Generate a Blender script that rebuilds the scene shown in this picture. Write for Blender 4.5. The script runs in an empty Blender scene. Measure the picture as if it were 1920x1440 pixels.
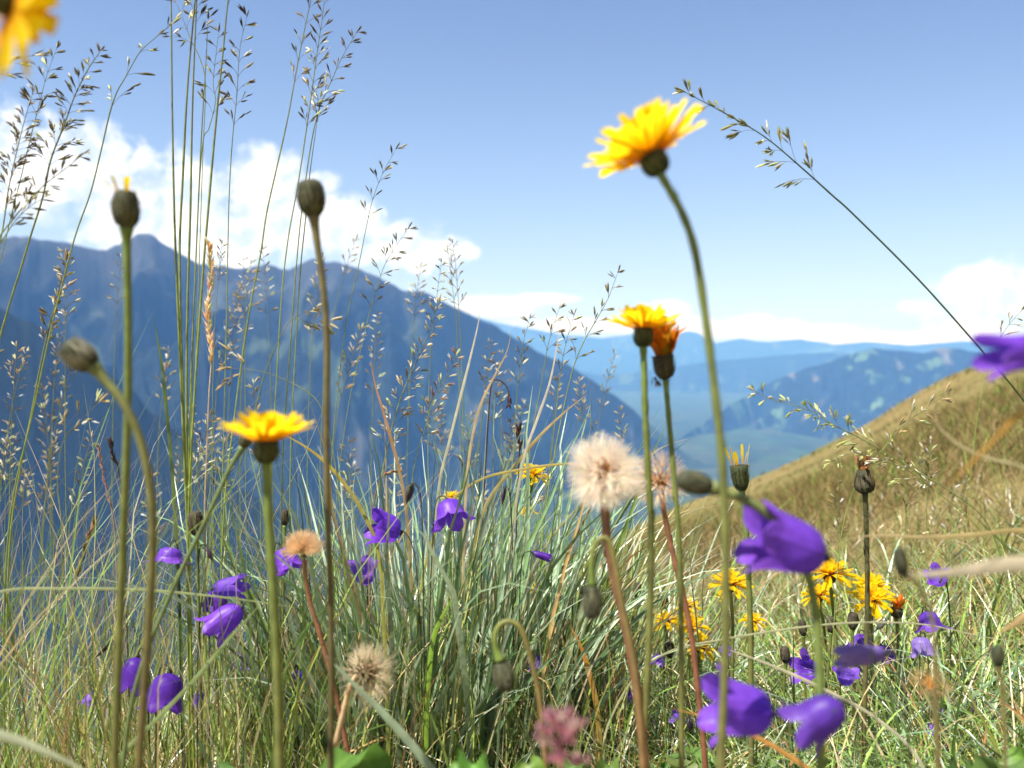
import bpy, math, random
import numpy as np
from mathutils import Vector, Matrix, noise as mn
sc = bpy.context.scene
R = math.radians
PI = math.pi

# ------------------------------------------------------------------ camera
F = 1600.0                                    # focal length in pixels of the 1920 wide frame
PITCH = math.atan(80 / F)
FWD = np.array([0, math.cos(PITCH), -math.sin(PITCH)])
UP = np.array([0, math.sin(PITCH), math.cos(PITCH)])
RT = np.array([1.0, 0, 0])
cd = bpy.data.cameras.new('camera'); cam = bpy.data.objects.new('camera', cd); sc.collection.objects.link(cam)
cd.lens = 30; cd.sensor_width = 36; cd.clip_start = 0.01; cd.clip_end = 60000
cam.rotation_euler = (PI / 2 - PITCH, 0, 0)
cd.dof.use_dof = True; cd.dof.focus_distance = 0.72; cd.dof.aperture_fstop = 8.0
sc.camera = cam

def at(px, py, d):
    return d * (FWD + (px - 960) / F * RT + (720 - py) / F * UP)

# ------------------------------------------------------------------ world, sun, exposure
SUN = Vector((-0.38, -0.26, 0.88)).normalized()
SUN_EL = math.asin(SUN.z)
SUN_AZ = math.atan2(SUN.x, SUN.y)
sc.view_settings.view_transform = 'Standard'; sc.view_settings.look = 'None'
sc.view_settings.gamma = 1; sc.view_settings.use_curve_mapping = False
sc.view_settings.exposure = 1.15
sl = bpy.data.lights.new('sun', 'SUN'); so = bpy.data.objects.new('sun', sl); sc.collection.objects.link(so)
sl.energy = 5.0; sl.angle = R(0.5); sl.color = (1, 0.95, 0.87)
so.rotation_euler = (-SUN).to_track_quat('-Z', 'Y').to_euler()

w = bpy.data.worlds.new('World'); sc.world = w; w.use_nodes = True
nt = w.node_tree; nt.nodes.clear()
def nd(t, **k):
    n = nt.nodes.new(t)
    for a, b in k.items(): setattr(n, a, b)
    return n
def mth(op, a, b=None, c=None, clamp=False):
    n = nd('ShaderNodeMath', operation=op); n.use_clamp = clamp
    for i, v in enumerate((a, b, c)):
        if v is None: continue
        if isinstance(v, (int, float)): n.inputs[i].default_value = v
        else: nt.links.new(v, n.inputs[i])
    return n.outputs[0]
def build_world():
    L = nt.links.new
    sky = nd('ShaderNodeTexSky', sky_type='NISHITA'); sky.sun_disc = False
    sky.sun_elevation = SUN_EL; sky.sun_rotation = SUN_AZ; sky.altitude = 1900
    sky.air_density = 1.15; sky.dust_density = 0.8; sky.ozone_density = 1.6
    tc = nd('ShaderNodeTexCoord'); sp = nd('ShaderNodeSeparateXYZ'); L(tc.outputs['Generated'], sp.inputs[0])
    yy = mth('MAXIMUM', sp.outputs[1], 0.05)
    u = mth('DIVIDE', sp.outputs[0], yy); v = mth('DIVIDE', sp.outputs[2], yy)
    def uv(px, py):
        r = at(px, py, 1.0); return r[0] / r[1], r[2] / r[1]
    def noise_at(du, dv, scale, detail=7, rough=0.6, z=0.0, sx=1.0):
        c = nd('ShaderNodeCombineXYZ')
        L(mth('MULTIPLY', mth('ADD', u, du), sx), c.inputs[0]); L(mth('ADD', v, dv), c.inputs[1]); c.inputs[2].default_value = z
        n = nd('ShaderNodeTexNoise'); L(c.outputs[0], n.inputs['Vector'])
        n.inputs['Scale'].default_value = scale; n.inputs['Detail'].default_value = detail; n.inputs['Roughness'].default_value = rough
        n.inputs['Distortion'].default_value = 0.25
        return n.outputs['Fac']
    blobs = [  # px, py, rx, ry
        (-40, 300, 170, 100), (110, 320, 120, 105), (190, 310, 80, 80), (275, 370, 120, 108), (250, 450, 130, 70), (360, 400, 110, 100),
        (490, 370, 115, 105), (420, 450, 150, 70), (560, 410, 110, 85), (600, 345, 45, 28), (640, 430, 110, 70), (740, 455, 95, 52), (800, 472, 95, 38),
        (-300, 300, 240, 110), (20, 372, 90, 28),
        (1880, 545, 110, 68), (1800, 560, 62, 48), (1735, 582, 52, 22), (1830, 615, 110, 30), (2080, 540, 160, 90)]
    band = [(930, 572, 95, 24), (1010, 560, 80, 12), (1245, 590, 55, 28), (1310, 615, 120, 26), (1420, 615, 120, 28), (1540, 628, 130, 24), (1680, 640, 150, 20),
            (1090, 610, 160, 16)]
    def field(bl):
        out = None
        for px, py, rx, ry in bl:
            a, b = uv(px, py)
            qu = mth('POWER', mth('ABSOLUTE', mth('MULTIPLY', mth('SUBTRACT', u, a), F / rx)), 2)
            qv = mth('POWER', mth('ABSOLUTE', mth('MULTIPLY', mth('SUBTRACT', v, b), F / ry)), 2)
            f = mth('SUBTRACT', 1.0, mth('ADD', qu, qv))
            out = f if out is None else mth('MAXIMUM', out, f)
        return out
    n1 = noise_at(0, 0, 23, 9, 0.58)
    d1 = mth('ADD', mth('MAXIMUM', field(blobs), -1.4), mth('MULTIPLY', mth('SUBTRACT', n1, 0.52), 3.8))
    mr = nd('ShaderNodeMapRange', interpolation_type='SMOOTHSTEP'); L(d1, mr.inputs[0])
    mr.inputs[1].default_value = -0.2; mr.inputs[2].default_value = 0.8
    n3 = noise_at(0, 0, 26, 6, 0.6, 3.0, 0.5)
    d2 = mth('ADD', mth('MAXIMUM', field(band), -1.4), mth('MULTIPLY', mth('SUBTRACT', n3, 0.52), 2.6))
    mr2 = nd('ShaderNodeMapRange', interpolation_type='SMOOTHSTEP'); L(d2, mr2.inputs[0])
    mr2.inputs[1].default_value = -0.35; mr2.inputs[2].default_value = 1.0; mr2.inputs[4].default_value = 1.0
    front = mth('GREATER_THAN', sp.outputs[1], 0.06)
    mask = mth('MULTIPLY', mth('MAXIMUM', mr.outputs[0], mr2.outputs[0]), front)
    # cloud light: relief toward the sun (up and left)
    na = noise_at(0, 0, 13, 5, 0.55, 1.0); nb = noise_at(-0.006, 0.012, 13, 5, 0.55, 1.0)
    rel = mth('ADD', 0.56, mth('MULTIPLY', mth('SUBTRACT', na, nb), 8.0))
    rel = mth('ADD', rel, mth('MULTIPLY', mth('SUBTRACT', 0.9, d1), 0.10))
    rel = mth('MINIMUM', mth('MAXIMUM', rel, 0.0), 1.0)
    cm = nd('ShaderNodeMix', data_type='RGBA'); L(rel, cm.inputs[0])
    cm.inputs[6].default_value = (4.6, 5.3, 6.6, 1); cm.inputs[7].default_value = (8.0, 8.1, 8.3, 1)
    # colour of the clear sky, evened between zenith and horizon
    hs = nd('ShaderNodeHueSaturation'); L(sky.outputs[0], hs.inputs['Color'])
    hs.inputs['Saturation'].default_value = 1.06; hs.inputs['Value'].default_value = 1.0
    tm = nd('ShaderNodeVectorMath', operation='MULTIPLY'); L(hs.outputs[0], tm.inputs[0]); tm.inputs[1].default_value = (.99, .88, .92)
    vf = mth('POWER', 2.718, mth('MULTIPLY', mth('MAXIMUM', v, 0.0), -5.5))
    wm = nd('ShaderNodeMix', data_type='RGBA'); L(mth('MULTIPLY', vf, .8), wm.inputs[0]); L(tm.outputs[0], wm.inputs[6]); wm.inputs[7].default_value = (3.4, 4.5, 6.2, 1)
    bm = nd('ShaderNodeMix', data_type='RGBA'); bm.blend_type = 'MULTIPLY'; L(mth('MAXIMUM', mr2.outputs[0], vf), bm.inputs[0]); L(cm.outputs[2], bm.inputs[6]); bm.inputs[7].default_value = (1.15, 1.12, 1.1, 1); bm.clamp_result = False
    fin = nd('ShaderNodeMix', data_type='RGBA'); L(mask, fin.inputs[0]); L(wm.outputs[2], fin.inputs[6]); L(bm.outputs[2], fin.inputs[7])
    bg = nd('ShaderNodeBackground'); L(fin.outputs[2], bg.inputs[0]); bg.inputs[1].default_value = 0.075
    o = nd('ShaderNodeOutputWorld'); L(bg.outputs[0], o.inputs[0])
build_world()
sc.cycles.use_denoising = True
sc.cycles.max_bounces = 8; sc.cycles.transparent_max_bounces = 8; sc.cycles.volume_bounces = 1
sc.cycles.sample_clamp_indirect = 6

# ------------------------------------------------------------------ helpers
C = sc.collection
class MB:
    def __init__(s): s.v = []; s.f = []; s.c = []
    def add(s, vs, fs, cs):
        n = len(s.v); s.v.extend([tuple(map(float, p)) for p in vs]); s.f.extend([tuple(i + n for i in f) for f in fs])
        if isinstance(cs, tuple): s.c.extend([cs] * len(vs))
        else: s.c.extend(cs)
    def build(s, name, m, parent=None, smooth=True, origin=(0, 0, 0)):
        me = bpy.data.meshes.new(name)
        o = np.array(origin, float)
        va = np.array(s.v) - o if s.v else np.zeros((0, 3))
        me.from_pydata(va.tolist(), [], s.f); me.materials.append(m)
        at_ = me.attributes.new('tint', 'FLOAT_COLOR', 'POINT')
        ca = np.ones((len(s.v), 4), np.float32); ca[:, :3] = np.array(s.c)[:, :3]
        at_.data.foreach_set('color', ca.ravel())
        if smooth: me.polygons.foreach_set('use_smooth', [True] * len(me.polygons))
        me.update()
        ob = bpy.data.objects.new(name, me); C.objects.link(ob)
        if parent is not None: ob.parent = parent
        else: ob.location = origin
        return ob
def np_mesh(name, V, Q, col, m, smooth=True, kind=None):
    """V (n,3), Q (k,3 or 4), col (n,3)"""
    me = bpy.data.meshes.new(name); k = Q.shape[1]
    me.vertices.add(len(V)); me.vertices.foreach_set('co', V.astype(np.float32).ravel())
    me.loops.add(Q.size); me.loops.foreach_set('vertex_index', Q.astype(np.int32).ravel())
    me.polygons.add(len(Q)); me.polygons.foreach_set('loop_start', (np.arange(len(Q)) * k).astype(np.int32))
    me.update(calc_edges=True)
    if smooth: me.polygons.foreach_set('use_smooth', np.ones(len(Q), bool))
    a = me.attributes.new('tint', 'FLOAT_COLOR', 'POINT')
    ca = np.ones((len(V), 4), np.float32); ca[:, :3] = col; a.data.foreach_set('color', ca.ravel())
    me.materials.append(m); me.validate()
    ob = bpy.data.objects.new(name, me); C.objects.link(ob)
    if kind: ob['kind'] = kind
    return ob
def thing(name, label, cat, loc, group=None):
    o = bpy.data.objects.new(name, None); C.objects.link(o); o.location = tuple(float(x) for x in loc); o.empty_display_size = 0.01
    o['label'] = label; o['category'] = cat; o['kind'] = 'thing'
    if group: o['group'] = group
    return o

def tint_mat(name, transl=0.35, rough=0.5, spec=0.4, var=0.25, nscale=300, hue=None):
    m = bpy.data.materials.new(name); m.use_nodes = True; t = m.node_tree; t.nodes.clear()
    a = t.nodes.new('ShaderNodeAttribute'); a.attribute_name = 'tint'
    tc = t.nodes.new('ShaderNodeTexCoord'); n = t.nodes.new('ShaderNodeTexNoise'); n.inputs['Scale'].default_value = nscale; n.inputs['Detail'].default_value = 3
    t.links.new(tc.outputs['Object'], n.inputs['Vector'])
    mr = t.nodes.new('ShaderNodeMapRange'); t.links.new(n.outputs[0], mr.inputs[0]); mr.inputs[1].default_value = .3; mr.inputs[2].default_value = .7
    mr.inputs[3].default_value = 1 - var; mr.inputs[4].default_value = 1 + var
    vm = t.nodes.new('ShaderNodeVectorMath'); vm.operation = 'SCALE'; t.links.new(a.outputs['Color'], vm.inputs[0]); t.links.new(mr.outputs[0], vm.inputs['Scale'])
    p = t.nodes.new('ShaderNodeBsdfPrincipled'); t.links.new(vm.outputs[0], p.inputs['Base Color']); p.inputs['Roughness'].default_value = rough
    p.inputs['Specular IOR Level'].default_value = spec
    o = t.nodes.new('ShaderNodeOutputMaterial')
    if transl > 0:
        tr = t.nodes.new('ShaderNodeBsdfTranslucent'); t.links.new(vm.outputs[0], tr.inputs[0])
        mx = t.nodes.new('ShaderNodeMixShader'); mx.inputs[0].default_value = transl
        t.links.new(p.outputs[0], mx.inputs[1]); t.links.new(tr.outputs[0], mx.inputs[2]); t.links.new(mx.outputs[0], o.inputs[0])
    else: t.links.new(p.outputs[0], o.inputs[0])
    return m
M_blade = tint_mat('grass_blade', 0.28, 0.36, 0.8, 0.2, 120)
M_dry = tint_mat('dry_blade', 0.35, 0.6, 0.15, 0.2, 60)
M_sheen = tint_mat('sheen_blade', 0.2, 0.3, 1.0, 0.2, 120)
M_stem = tint_mat('flower_stem', 0.25, 0.5, 0.4, 0.22, 180)
M_seed = tint_mat('seed_husk', 0.45, 0.5, 0.4, 0.25, 400)
M_petal = tint_mat('yellow_petal', 0.68, 0.6, 0.15, 0.08, 400)
M_violet = tint_mat('violet_petal', 0.5, 0.42, 0.35, 0.16, 260)
M_bract = tint_mat('bract', 0.05, 0.7, 0.2, 0.35, 700)
M_fluff = tint_mat('seed_fluff', 0.45, 0.7, 0.1, 0.1, 300)
M_leaf = tint_mat('broad_leaf', 0.4, 0.45, 0.4, 0.25, 60)

# ------------------------------------------------------------------ terrain
A_, B_, H_ = 0.465, -0.284, 0.33
sil = [(900, 1112), (1000, 1075), (1080, 1042), (1170, 1002), (1250, 962), (1330, 930), (1400, 905), (1500, 862), (1620, 800), (1700, 748), (1780, 703), (1830, 686), (1880, 660), (1920, 640), (2000, 600)]
th_s, re_s = [], []
for px, py in sil:
    r = at(px, py, 1.0); hr = math.hypot(r[0], r[1]); th = math.atan2(r[0], r[1])
    th_s.append(th); re_s.append(r[2] / hr - (A_ * math.sin(th) + B_ * math.cos(th)))
th_s = np.array([-1.2, -0.5] + th_s + [1.0, 1.6]); re_s = np.array([0, 0] + re_s + [re_s[-1] * .5, 0])
def G(x, y):
    x = np.asarray(x, float); y = np.asarray(y, float)
    r = np.hypot(x, y) + 1e-9; th = np.arctan2(x, y)
    e = A_ * x / r + B_ * y / r + np.interp(th, th_s, re_s)
    s = np.sqrt(r * r + 0.64) - 0.8
    z = -H_ + e * s
    z = z + 0.012 * np.sin(x * 9 + 1.3) * np.cos(y * 7.7) * np.clip(r, 0, 1) + np.clip(r / 40, 0, 1) * 0.25 * (np.sin(x * .21 + 2) * np.cos(y * .17) + .5 * np.sin(x * .5 + y * .43))
    o = np.maximum(0, r - 130)
    return z - np.minimum(o * o * 0.004, o * 0.9)
def ramp(t, fac, stops):
    c = t.nodes.new('ShaderNodeValToRGB'); t.links.new(fac, c.inputs[0])
    while len(c.color_ramp.elements) < len(stops): c.color_ramp.elements.new(0.5)
    for e, (p, col) in zip(c.color_ramp.elements, stops): e.position = p; e.color = (*col, 1)
    return c.outputs[0]
def tnoise(t, scale, detail=5, rough=.55, vec=None, dist=0):
    n = t.nodes.new('ShaderNodeTexNoise'); n.inputs['Scale'].default_value = scale; n.inputs['Detail'].default_value = detail
    n.inputs['Roughness'].default_value = rough; n.inputs['Distortion'].default_value = dist
    if vec is None:
        tc = t.nodes.new('ShaderNodeTexCoord'); vec = tc.outputs['Object']
    t.links.new(vec, n.inputs['Vector']); return n.outputs['Fac']
def mixc(t, fac, a, b):
    m = t.nodes.new('ShaderNodeMix'); m.data_type = 'RGBA'
    for i, v in ((0, fac), (6, a), (7, b)):
        if isinstance(v, (int, float)): m.inputs[i].default_value = v
        elif isinstance(v, tuple): m.inputs[i].default_value = (*v, 1)
        else: t.links.new(v, m.inputs[i])
    return m.outputs[2]
def diff_mat(name, colfn, bump=None):
    m = bpy.data.materials.new(name); m.use_nodes = True; t = m.node_tree; p = t.nodes['Principled BSDF']
    p.inputs['Roughness'].default_value = 0.95; p.inputs['Specular IOR Level'].default_value = 0.1
    t.links.new(colfn(t), p.inputs['Base Color'])
    if bump:
        b = t.nodes.new('ShaderNodeBump'); b.inputs['Strength'].default_value = bump[1]; b.inputs['Distance'].default_value = bump[2]
        t.links.new(tnoise(t, bump[0], 6), b.inputs['Height']); t.links.new(b.outputs[0], p.inputs['Normal'])
    return m
def meadow_col(t):
    a = ramp(t, tnoise(t, 0.05, 6, .6), [(.36, (.11, .145, .04)), (.46, (.185, .16, .06)), (.56, (.25, .18, .08)), (.7, (.21, .135, .06))])
    b = ramp(t, tnoise(t, 0.55, 6, .65), [(.35, (.12, .14, .04)), (.5, (.21, .17, .07)), (.68, (.28, .22, .10))])
    c = mixc(t, .45, a, b)
    d = ramp(t, tnoise(t, 14, 6, .7), [(.3, (.6, .6, .55)), (.5, (.9, .9, .85)), (.7, (1.2, 1.15, 1.05))])
    m = t.nodes.new('ShaderNodeMix'); m.data_type = 'RGBA'; m.blend_type = 'MULTIPLY'; m.inputs[0].default_value = 1
    t.links.new(c, m.inputs[6]); t.links.new(d, m.inputs[7]); return m.outputs[2]
M_meadow = diff_mat('meadow_ground', meadow_col, (30, .6, .05))
def build_hill():
    n = 300
    tt = np.linspace(-1, 1, n)
    xs = np.sinh(tt * 7.2) / math.sinh(7.2) * 420
    ty = np.linspace(-0.80, 1, n); ys = np.sinh(ty * 7.2) / math.sinh(7.2) * 420
    X, Y = np.meshgrid(xs, ys); V = np.stack([X, Y, G(X, Y)], -1).reshape(-1, 3)
    i = np.arange(n - 1); I, J = np.meshgrid(i, i); q = (J * n + I).ravel()
    Q = np.stack([q, q + 1, q + n + 1, q + n], 1)
    np_mesh('meadow_hillside', V, Q, np.ones((len(V), 3)), M_meadow, kind='structure')
build_hill()

FLOOR = -700.0
def mtn_col(bare, green):
    def fn(t):
        tc = t.nodes.new('ShaderNodeTexCoord'); mp = t.nodes.new('ShaderNodeMapping'); t.links.new(tc.outputs['Object'], mp.inputs[0])
        mp.inputs['Scale'].default_value = (1, 1, .45)
        n = tnoise(t, .0032, 8, .62, mp.outputs[0], .3)
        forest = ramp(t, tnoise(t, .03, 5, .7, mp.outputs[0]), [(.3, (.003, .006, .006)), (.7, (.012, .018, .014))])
        clear = ramp(t, tnoise(t, .006, 6, .6, mp.outputs[0]), [(.35, green), (.65, tuple(c * 1.5 for c in green))])
        low = mixc(t, ramp(t, n, [(.56, (0, 0, 0)), (.60, (1, 1, 1))]), forest, clear)
        m2 = t.nodes.new('ShaderNodeMapping'); t.links.new(tc.outputs['Object'], m2.inputs[0]); m2.inputs['Rotation'].default_value = (0, R(35), R(20)); m2.inputs['Scale'].default_value = (3.2, .9, .5)
        low = mixc(t, ramp(t, tnoise(t, .0024, 5, .55, m2.outputs[0]), [(.62, (0, 0, 0)), (.68, (.8, .8, .8))]), low, tuple(c * 1.6 for c in bare))
        rock = ramp(t, tnoise(t, .008, 8, .65, mp.outputs[0]), [(.35, (.035, .04, .035)), (.5, bare), (.72, tuple(c * 1.7 for c in bare))])
        sp = t.nodes.new('ShaderNodeSeparateXYZ'); t.links.new(tc.outputs['Object'], sp.inputs[0])
        ad = t.nodes.new('ShaderNodeMath'); ad.operation = 'MULTIPLY_ADD'; t.links.new(n, ad.inputs[0]); ad.inputs[1].default_value = 900; t.links.new(sp.outputs[2], ad.inputs[2])
        mr = t.nodes.new('ShaderNodeMapRange'); t.links.new(ad.outputs[0], mr.inputs[0]); mr.inputs[1].default_value = 520; mr.inputs[2].default_value = 900
        return mixc(t, mr.outputs[0], low, rock)
    return fn
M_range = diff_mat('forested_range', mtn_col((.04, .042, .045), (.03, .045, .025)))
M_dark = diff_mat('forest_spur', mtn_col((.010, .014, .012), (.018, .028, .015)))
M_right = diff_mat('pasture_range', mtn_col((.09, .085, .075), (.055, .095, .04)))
def interp(lst, x):
    return np.interp(x, [a for a, b in lst], [b for a, b in lst])
def mountain(name, m, ridge, D, slope, seed, amp, x0, x1, nu=420, nv=120, back=1500, relief=1.0):
    px = np.linspace(x0, x1, nu); py = interp(ridge, px)
    V = np.zeros((nv, nu, 3))
    for i in range(nu):
        r = at(px[i], py[i], 1.0); hr = math.hypot(r[0], r[1]); th = math.atan2(r[0], r[1])
        dd = float(interp(D, px[i])); jag = mn.fractal(Vector((px[i] * .02 + seed, 0, 0)), 1, 2, 5) * amp
        top = r[2] / hr * dd + jag
        span = max(250, (top - FLOOR) / slope * 1.15)
        for j in range(nv):
            f = j / (nv - 1)
            if f < .78: g = 1 - f / .78; off = -span * g
            else: off = (f - .78) / .22 * back
            rr = dd + off; x = math.sin(th) * rr; y = math.cos(th) * rr
            a = abs(off)
            # gullies run down the face
            k = mn.ridged_multi_fractal(Vector(((x * .9 - y * .35) * .0016 + seed, (y * .5 + x * .2) * .0006, 0)), 1.0, 2.1, 6, 1.0, 2.0)
            k2 = mn.fractal(Vector((x * .004, y * .004, seed)), 1, 2, 4)
            w_ = min(1, a / 200)
            sp_ = mn.ridged_multi_fractal(Vector((th * dd * .0011 + .25 * math.sin(a * .002) + seed, a * .00035, seed)), .9, 2.1, 5, 1.0, 2.0)
            z = top - slope * a * (1 + .12 * k2) + (k - 1.4) * 130 * relief * w_ + (sp_ - 1.5) * 370 * relief * min(1, a / 500) + k2 * 45 * w_
            if off < 0: z = min(z, top / dd * rr - a * .06)      # the spurs stay below the crest line
            V[j, i] = (x, y, max(z, FLOOR - 30))
    V = V.reshape(-1, 3)
    a_, b_ = np.meshgrid(np.arange(nu - 1), np.arange(nv - 1)); q = (b_ * nu + a_).ravel()
    np_mesh(name, V, np.stack([q, q + 1, q + nu + 1, q + nu], 1), np.ones((len(V), 3)), m, kind='structure')
left_ridge = [(-700, 430), (-300, 470), (-100, 440), (0, 448), (50, 442), (95, 450), (130, 456), (200, 468), (262, 436), (285, 438), (330, 470), (375, 492), (410, 498), (450, 502), (500, 494), (540, 505), (590, 484), (630, 489),
              (700, 514), (750, 540), (790, 543), (815, 556), (860, 578), (930, 612), (1000, 652), (1060, 682), (1120, 718), (1180, 762), (1240, 812), (1300, 862), (1400, 900)]
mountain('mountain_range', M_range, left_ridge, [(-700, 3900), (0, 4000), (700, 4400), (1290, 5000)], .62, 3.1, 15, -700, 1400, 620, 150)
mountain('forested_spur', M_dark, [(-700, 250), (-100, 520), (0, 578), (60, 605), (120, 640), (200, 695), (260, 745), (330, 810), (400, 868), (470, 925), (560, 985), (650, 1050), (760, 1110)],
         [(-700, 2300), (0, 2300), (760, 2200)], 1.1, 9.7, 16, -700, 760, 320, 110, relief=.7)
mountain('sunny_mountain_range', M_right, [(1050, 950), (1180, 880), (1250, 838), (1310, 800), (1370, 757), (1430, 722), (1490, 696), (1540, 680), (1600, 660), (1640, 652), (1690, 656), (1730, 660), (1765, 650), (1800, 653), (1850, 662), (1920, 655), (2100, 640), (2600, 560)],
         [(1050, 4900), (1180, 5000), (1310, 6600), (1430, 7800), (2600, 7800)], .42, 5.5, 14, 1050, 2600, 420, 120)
mountain('far_mountain_ridge', M_range, [(600, 600), (900, 650), (1000, 680), (1060, 690), (1120, 702), (1180, 700), (1250, 690), (1330, 678), (1420, 670), (1500, 664), (1560, 660), (1640, 668), (1800, 668), (2600, 650)],
         [(600, 12500), (2600, 12500)], .6, 14.2, 10, 600, 2600, 300, 60, back=900, relief=.35)
mountain('farthest_mountain_ridge', M_range, [(-700, 600), (700, 570), (850, 582), (930, 604), (1000, 618), (1060, 628), (1130, 634), (1190, 626), (1240, 634), (1290, 620), (1310, 624), (1340, 644), (1390, 634), (1440, 642), (1500, 634), (1560, 646), (1640, 640), (1700, 648), (1800, 640), (2600, 640)],
         [(-700, 18000), (2600, 18000)], .6, 21.4, 16, -700, 2600, 500, 60, back=900, relief=.35)
def valley_col(t):
    tc = t.nodes.new('ShaderNodeTexCoord')
    v = t.nodes.new('ShaderNodeTexVoronoi'); v.inputs['Scale'].default_value = .009; t.links.new(tc.outputs['Object'], v.inputs['Vector'])
    s = t.nodes.new('ShaderNodeSeparateColor'); t.links.new(v.outputs['Color'], s.inputs[0])
    f = ramp(t, s.outputs[0], [(.0, (.015, .03, .014)), (.3, (.045, .08, .02)), (.5, (.015, .028, .014)), (.75, (.06, .07, .03)), (1, (.02, .03, .02))])
    return mixc(t, ramp(t, tnoise(t, .003, 7, .7), [(.55, (0, 0, 0)), (.60, (1, 1, 1))]), f, (.02, .035, .018))
np_mesh('valley_floor', np.array([[-17500, -1500, FLOOR], [17500, -1500, FLOOR], [17500, 20000, FLOOR], [-17500, 20000, FLOOR]], float), np.array([[0, 1, 2, 3]]),
        np.ones((4, 3)), diff_mat('valley_fields', valley_col), False, 'structure')
def build_haze():
    x0, x1, y0, y1, z0, z1 = -18000, 18000, -2000, 20500, FLOOR - 60, 760
    v = [(x, y, z) for z in (z0, z1) for y in (y0, y1) for x in (x0, x1)]
    f = [(0, 2, 3, 1), (4, 5, 7, 6), (0, 1, 5, 4), (2, 6, 7, 3), (0, 4, 6, 2), (1, 3, 7, 5)]
    me = bpy.data.meshes.new('haze'); me.from_pydata(v, [], f)
    m = bpy.data.materials.new('haze_air'); m.use_nodes = True; t = m.node_tree; t.nodes.clear()
    p = t.nodes.new('ShaderNodeVolumePrincipled'); p.inputs['Color'].default_value = (.17, .43, 1.0, 1); p.inputs['Density'].default_value = 9.0e-5; p.inputs['Absorption Color'].default_value = (1, 1, 1, 1)
    o = t.nodes.new('ShaderNodeOutputMaterial'); t.links.new(p.outputs[0], o.inputs['Volume'])
    me.materials.append(m); ob = bpy.data.objects.new('haze', me); C.objects.link(ob); ob['kind'] = 'stuff'
build_haze()

# ------------------------------------------------------------------ plant pieces
def crom(P, n=6):
    P = [np.array(p, float) for p in P]
    if len(P) < 3: return [P[0] + (P[-1] - P[0]) * i / n for i in range(n + 1)]
    Q = [2 * P[0] - P[1]] + P + [2 * P[-1] - P[-2]]; out = []
    for i in range(1, len(Q) - 2):
        for k in range(n):
            t = k / n; a, b, c, d = Q[i - 1:i + 3]
            out.append(.5 * (2 * b + (c - a) * t + (2 * a - 5 * b + 4 * c - d) * t * t + (3 * b - a - 3 * c + d) * t ** 3))
    out.append(P[-1]); return out
def nrm(v): return v / (np.linalg.norm(v) + 1e-12)
def frames(P):
    T = [nrm(P[min(i + 1, len(P) - 1)] - P[max(i - 1, 0)]) for i in range(len(P))]
    a = np.array([0, 0, 1.]) if abs(T[0][2]) < .9 else np.array([1., 0, 0])
    N = [nrm(np.cross(T[0], a))]
    for i in range(1, len(P)): N.append(nrm(N[-1] - T[i] * np.dot(N[-1], T[i])))
    return T, N, [np.cross(t, n) for t, n in zip(T, N)]
def tube(mb, P, rad, col, n=6, col2=None):
    T, N, Bn = frames(P); vs = []; cs = []; L = len(P)
    for i, p in enumerate(P):
        r = rad[i] if hasattr(rad, '__len__') else rad
        c = col if col2 is None else tuple(col[k] + (col2[k] - col[k]) * i / (L - 1) for k in range(3))
        for k in range(n):
            a = 2 * PI * k / n; vs.append(p + r * (math.cos(a) * N[i] + math.sin(a) * Bn[i])); cs.append(c)
    fs = [(i * n + k, i * n + (k + 1) % n, (i + 1) * n + (k + 1) % n, (i + 1) * n + k) for i in range(L - 1) for k in range(n)]
    fs += [tuple(range(n))[::-1], tuple((L - 1) * n + k for k in range(n))]
    mb.add(vs, fs, cs)
def ribbon(mb, P, W, side, col, fold=0.0, col2=None):
    """leaf blade with a folded midrib; W list of half widths"""
    L = len(P); vs = []; cs = []
    T, _, _ = frames(P)
    for i, p in enumerate(P):
        s = nrm(side - T[i] * np.dot(side, T[i])); u = np.cross(T[i], s)
        c = col if col2 is None else tuple(col[k] + (col2[k] - col[k]) * i / (L - 1) for k in range(3))
        vs += [p - s * W[i] + u * fold * W[i], p, p + s * W[i] + u * fold * W[i]]; cs += [c] * 3
    fs = []
    for i in range(L - 1):
        a = i * 3; fs += [(a, a + 1, a + 4, a + 3), (a + 1, a + 2, a + 5, a + 4)]
    mb.add(vs, fs, cs)
def basis(ax, roll=0.0):
    ax = nrm(np.array(ax, float)); a = np.array([0, 0, 1.]) if abs(ax[2]) < .95 else np.array([0, 1., 0])
    x = nrm(np.cross(a, ax)); y = np.cross(ax, x)
    return x * math.cos(roll) + y * math.sin(roll), -x * math.sin(roll) + y * math.cos(roll), ax
def cam2w(v): return nrm(v[0] * RT + v[1] * UP + v[2] * FWD)
def lens_shape(mb, p, d, L, W, col, n=5, rings=(0, .55, 1, .8, .25, 0), col2=None):
    x, y, z = basis(d, random.random() * 6); vs = []; cs = []; K = len(rings)
    for i, r in enumerate(rings):
        c = col if col2 is None else tuple(col[k] + (col2[k] - col[k]) * i / (K - 1) for k in range(3))
        for k in range(n):
            a = 2 * PI * k / n; vs.append(p + z * L * i / (K - 1) + max(r, .04) * W * (math.cos(a) * x + .6 * math.sin(a) * y)); cs.append(c)
    fs = [(i * n + k, i * n + (k + 1) % n, (i + 1) * n + (k + 1) % n, (i + 1) * n + k) for i in range(K - 1) for k in range(n)]
    mb.add(vs, fs, cs)
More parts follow.
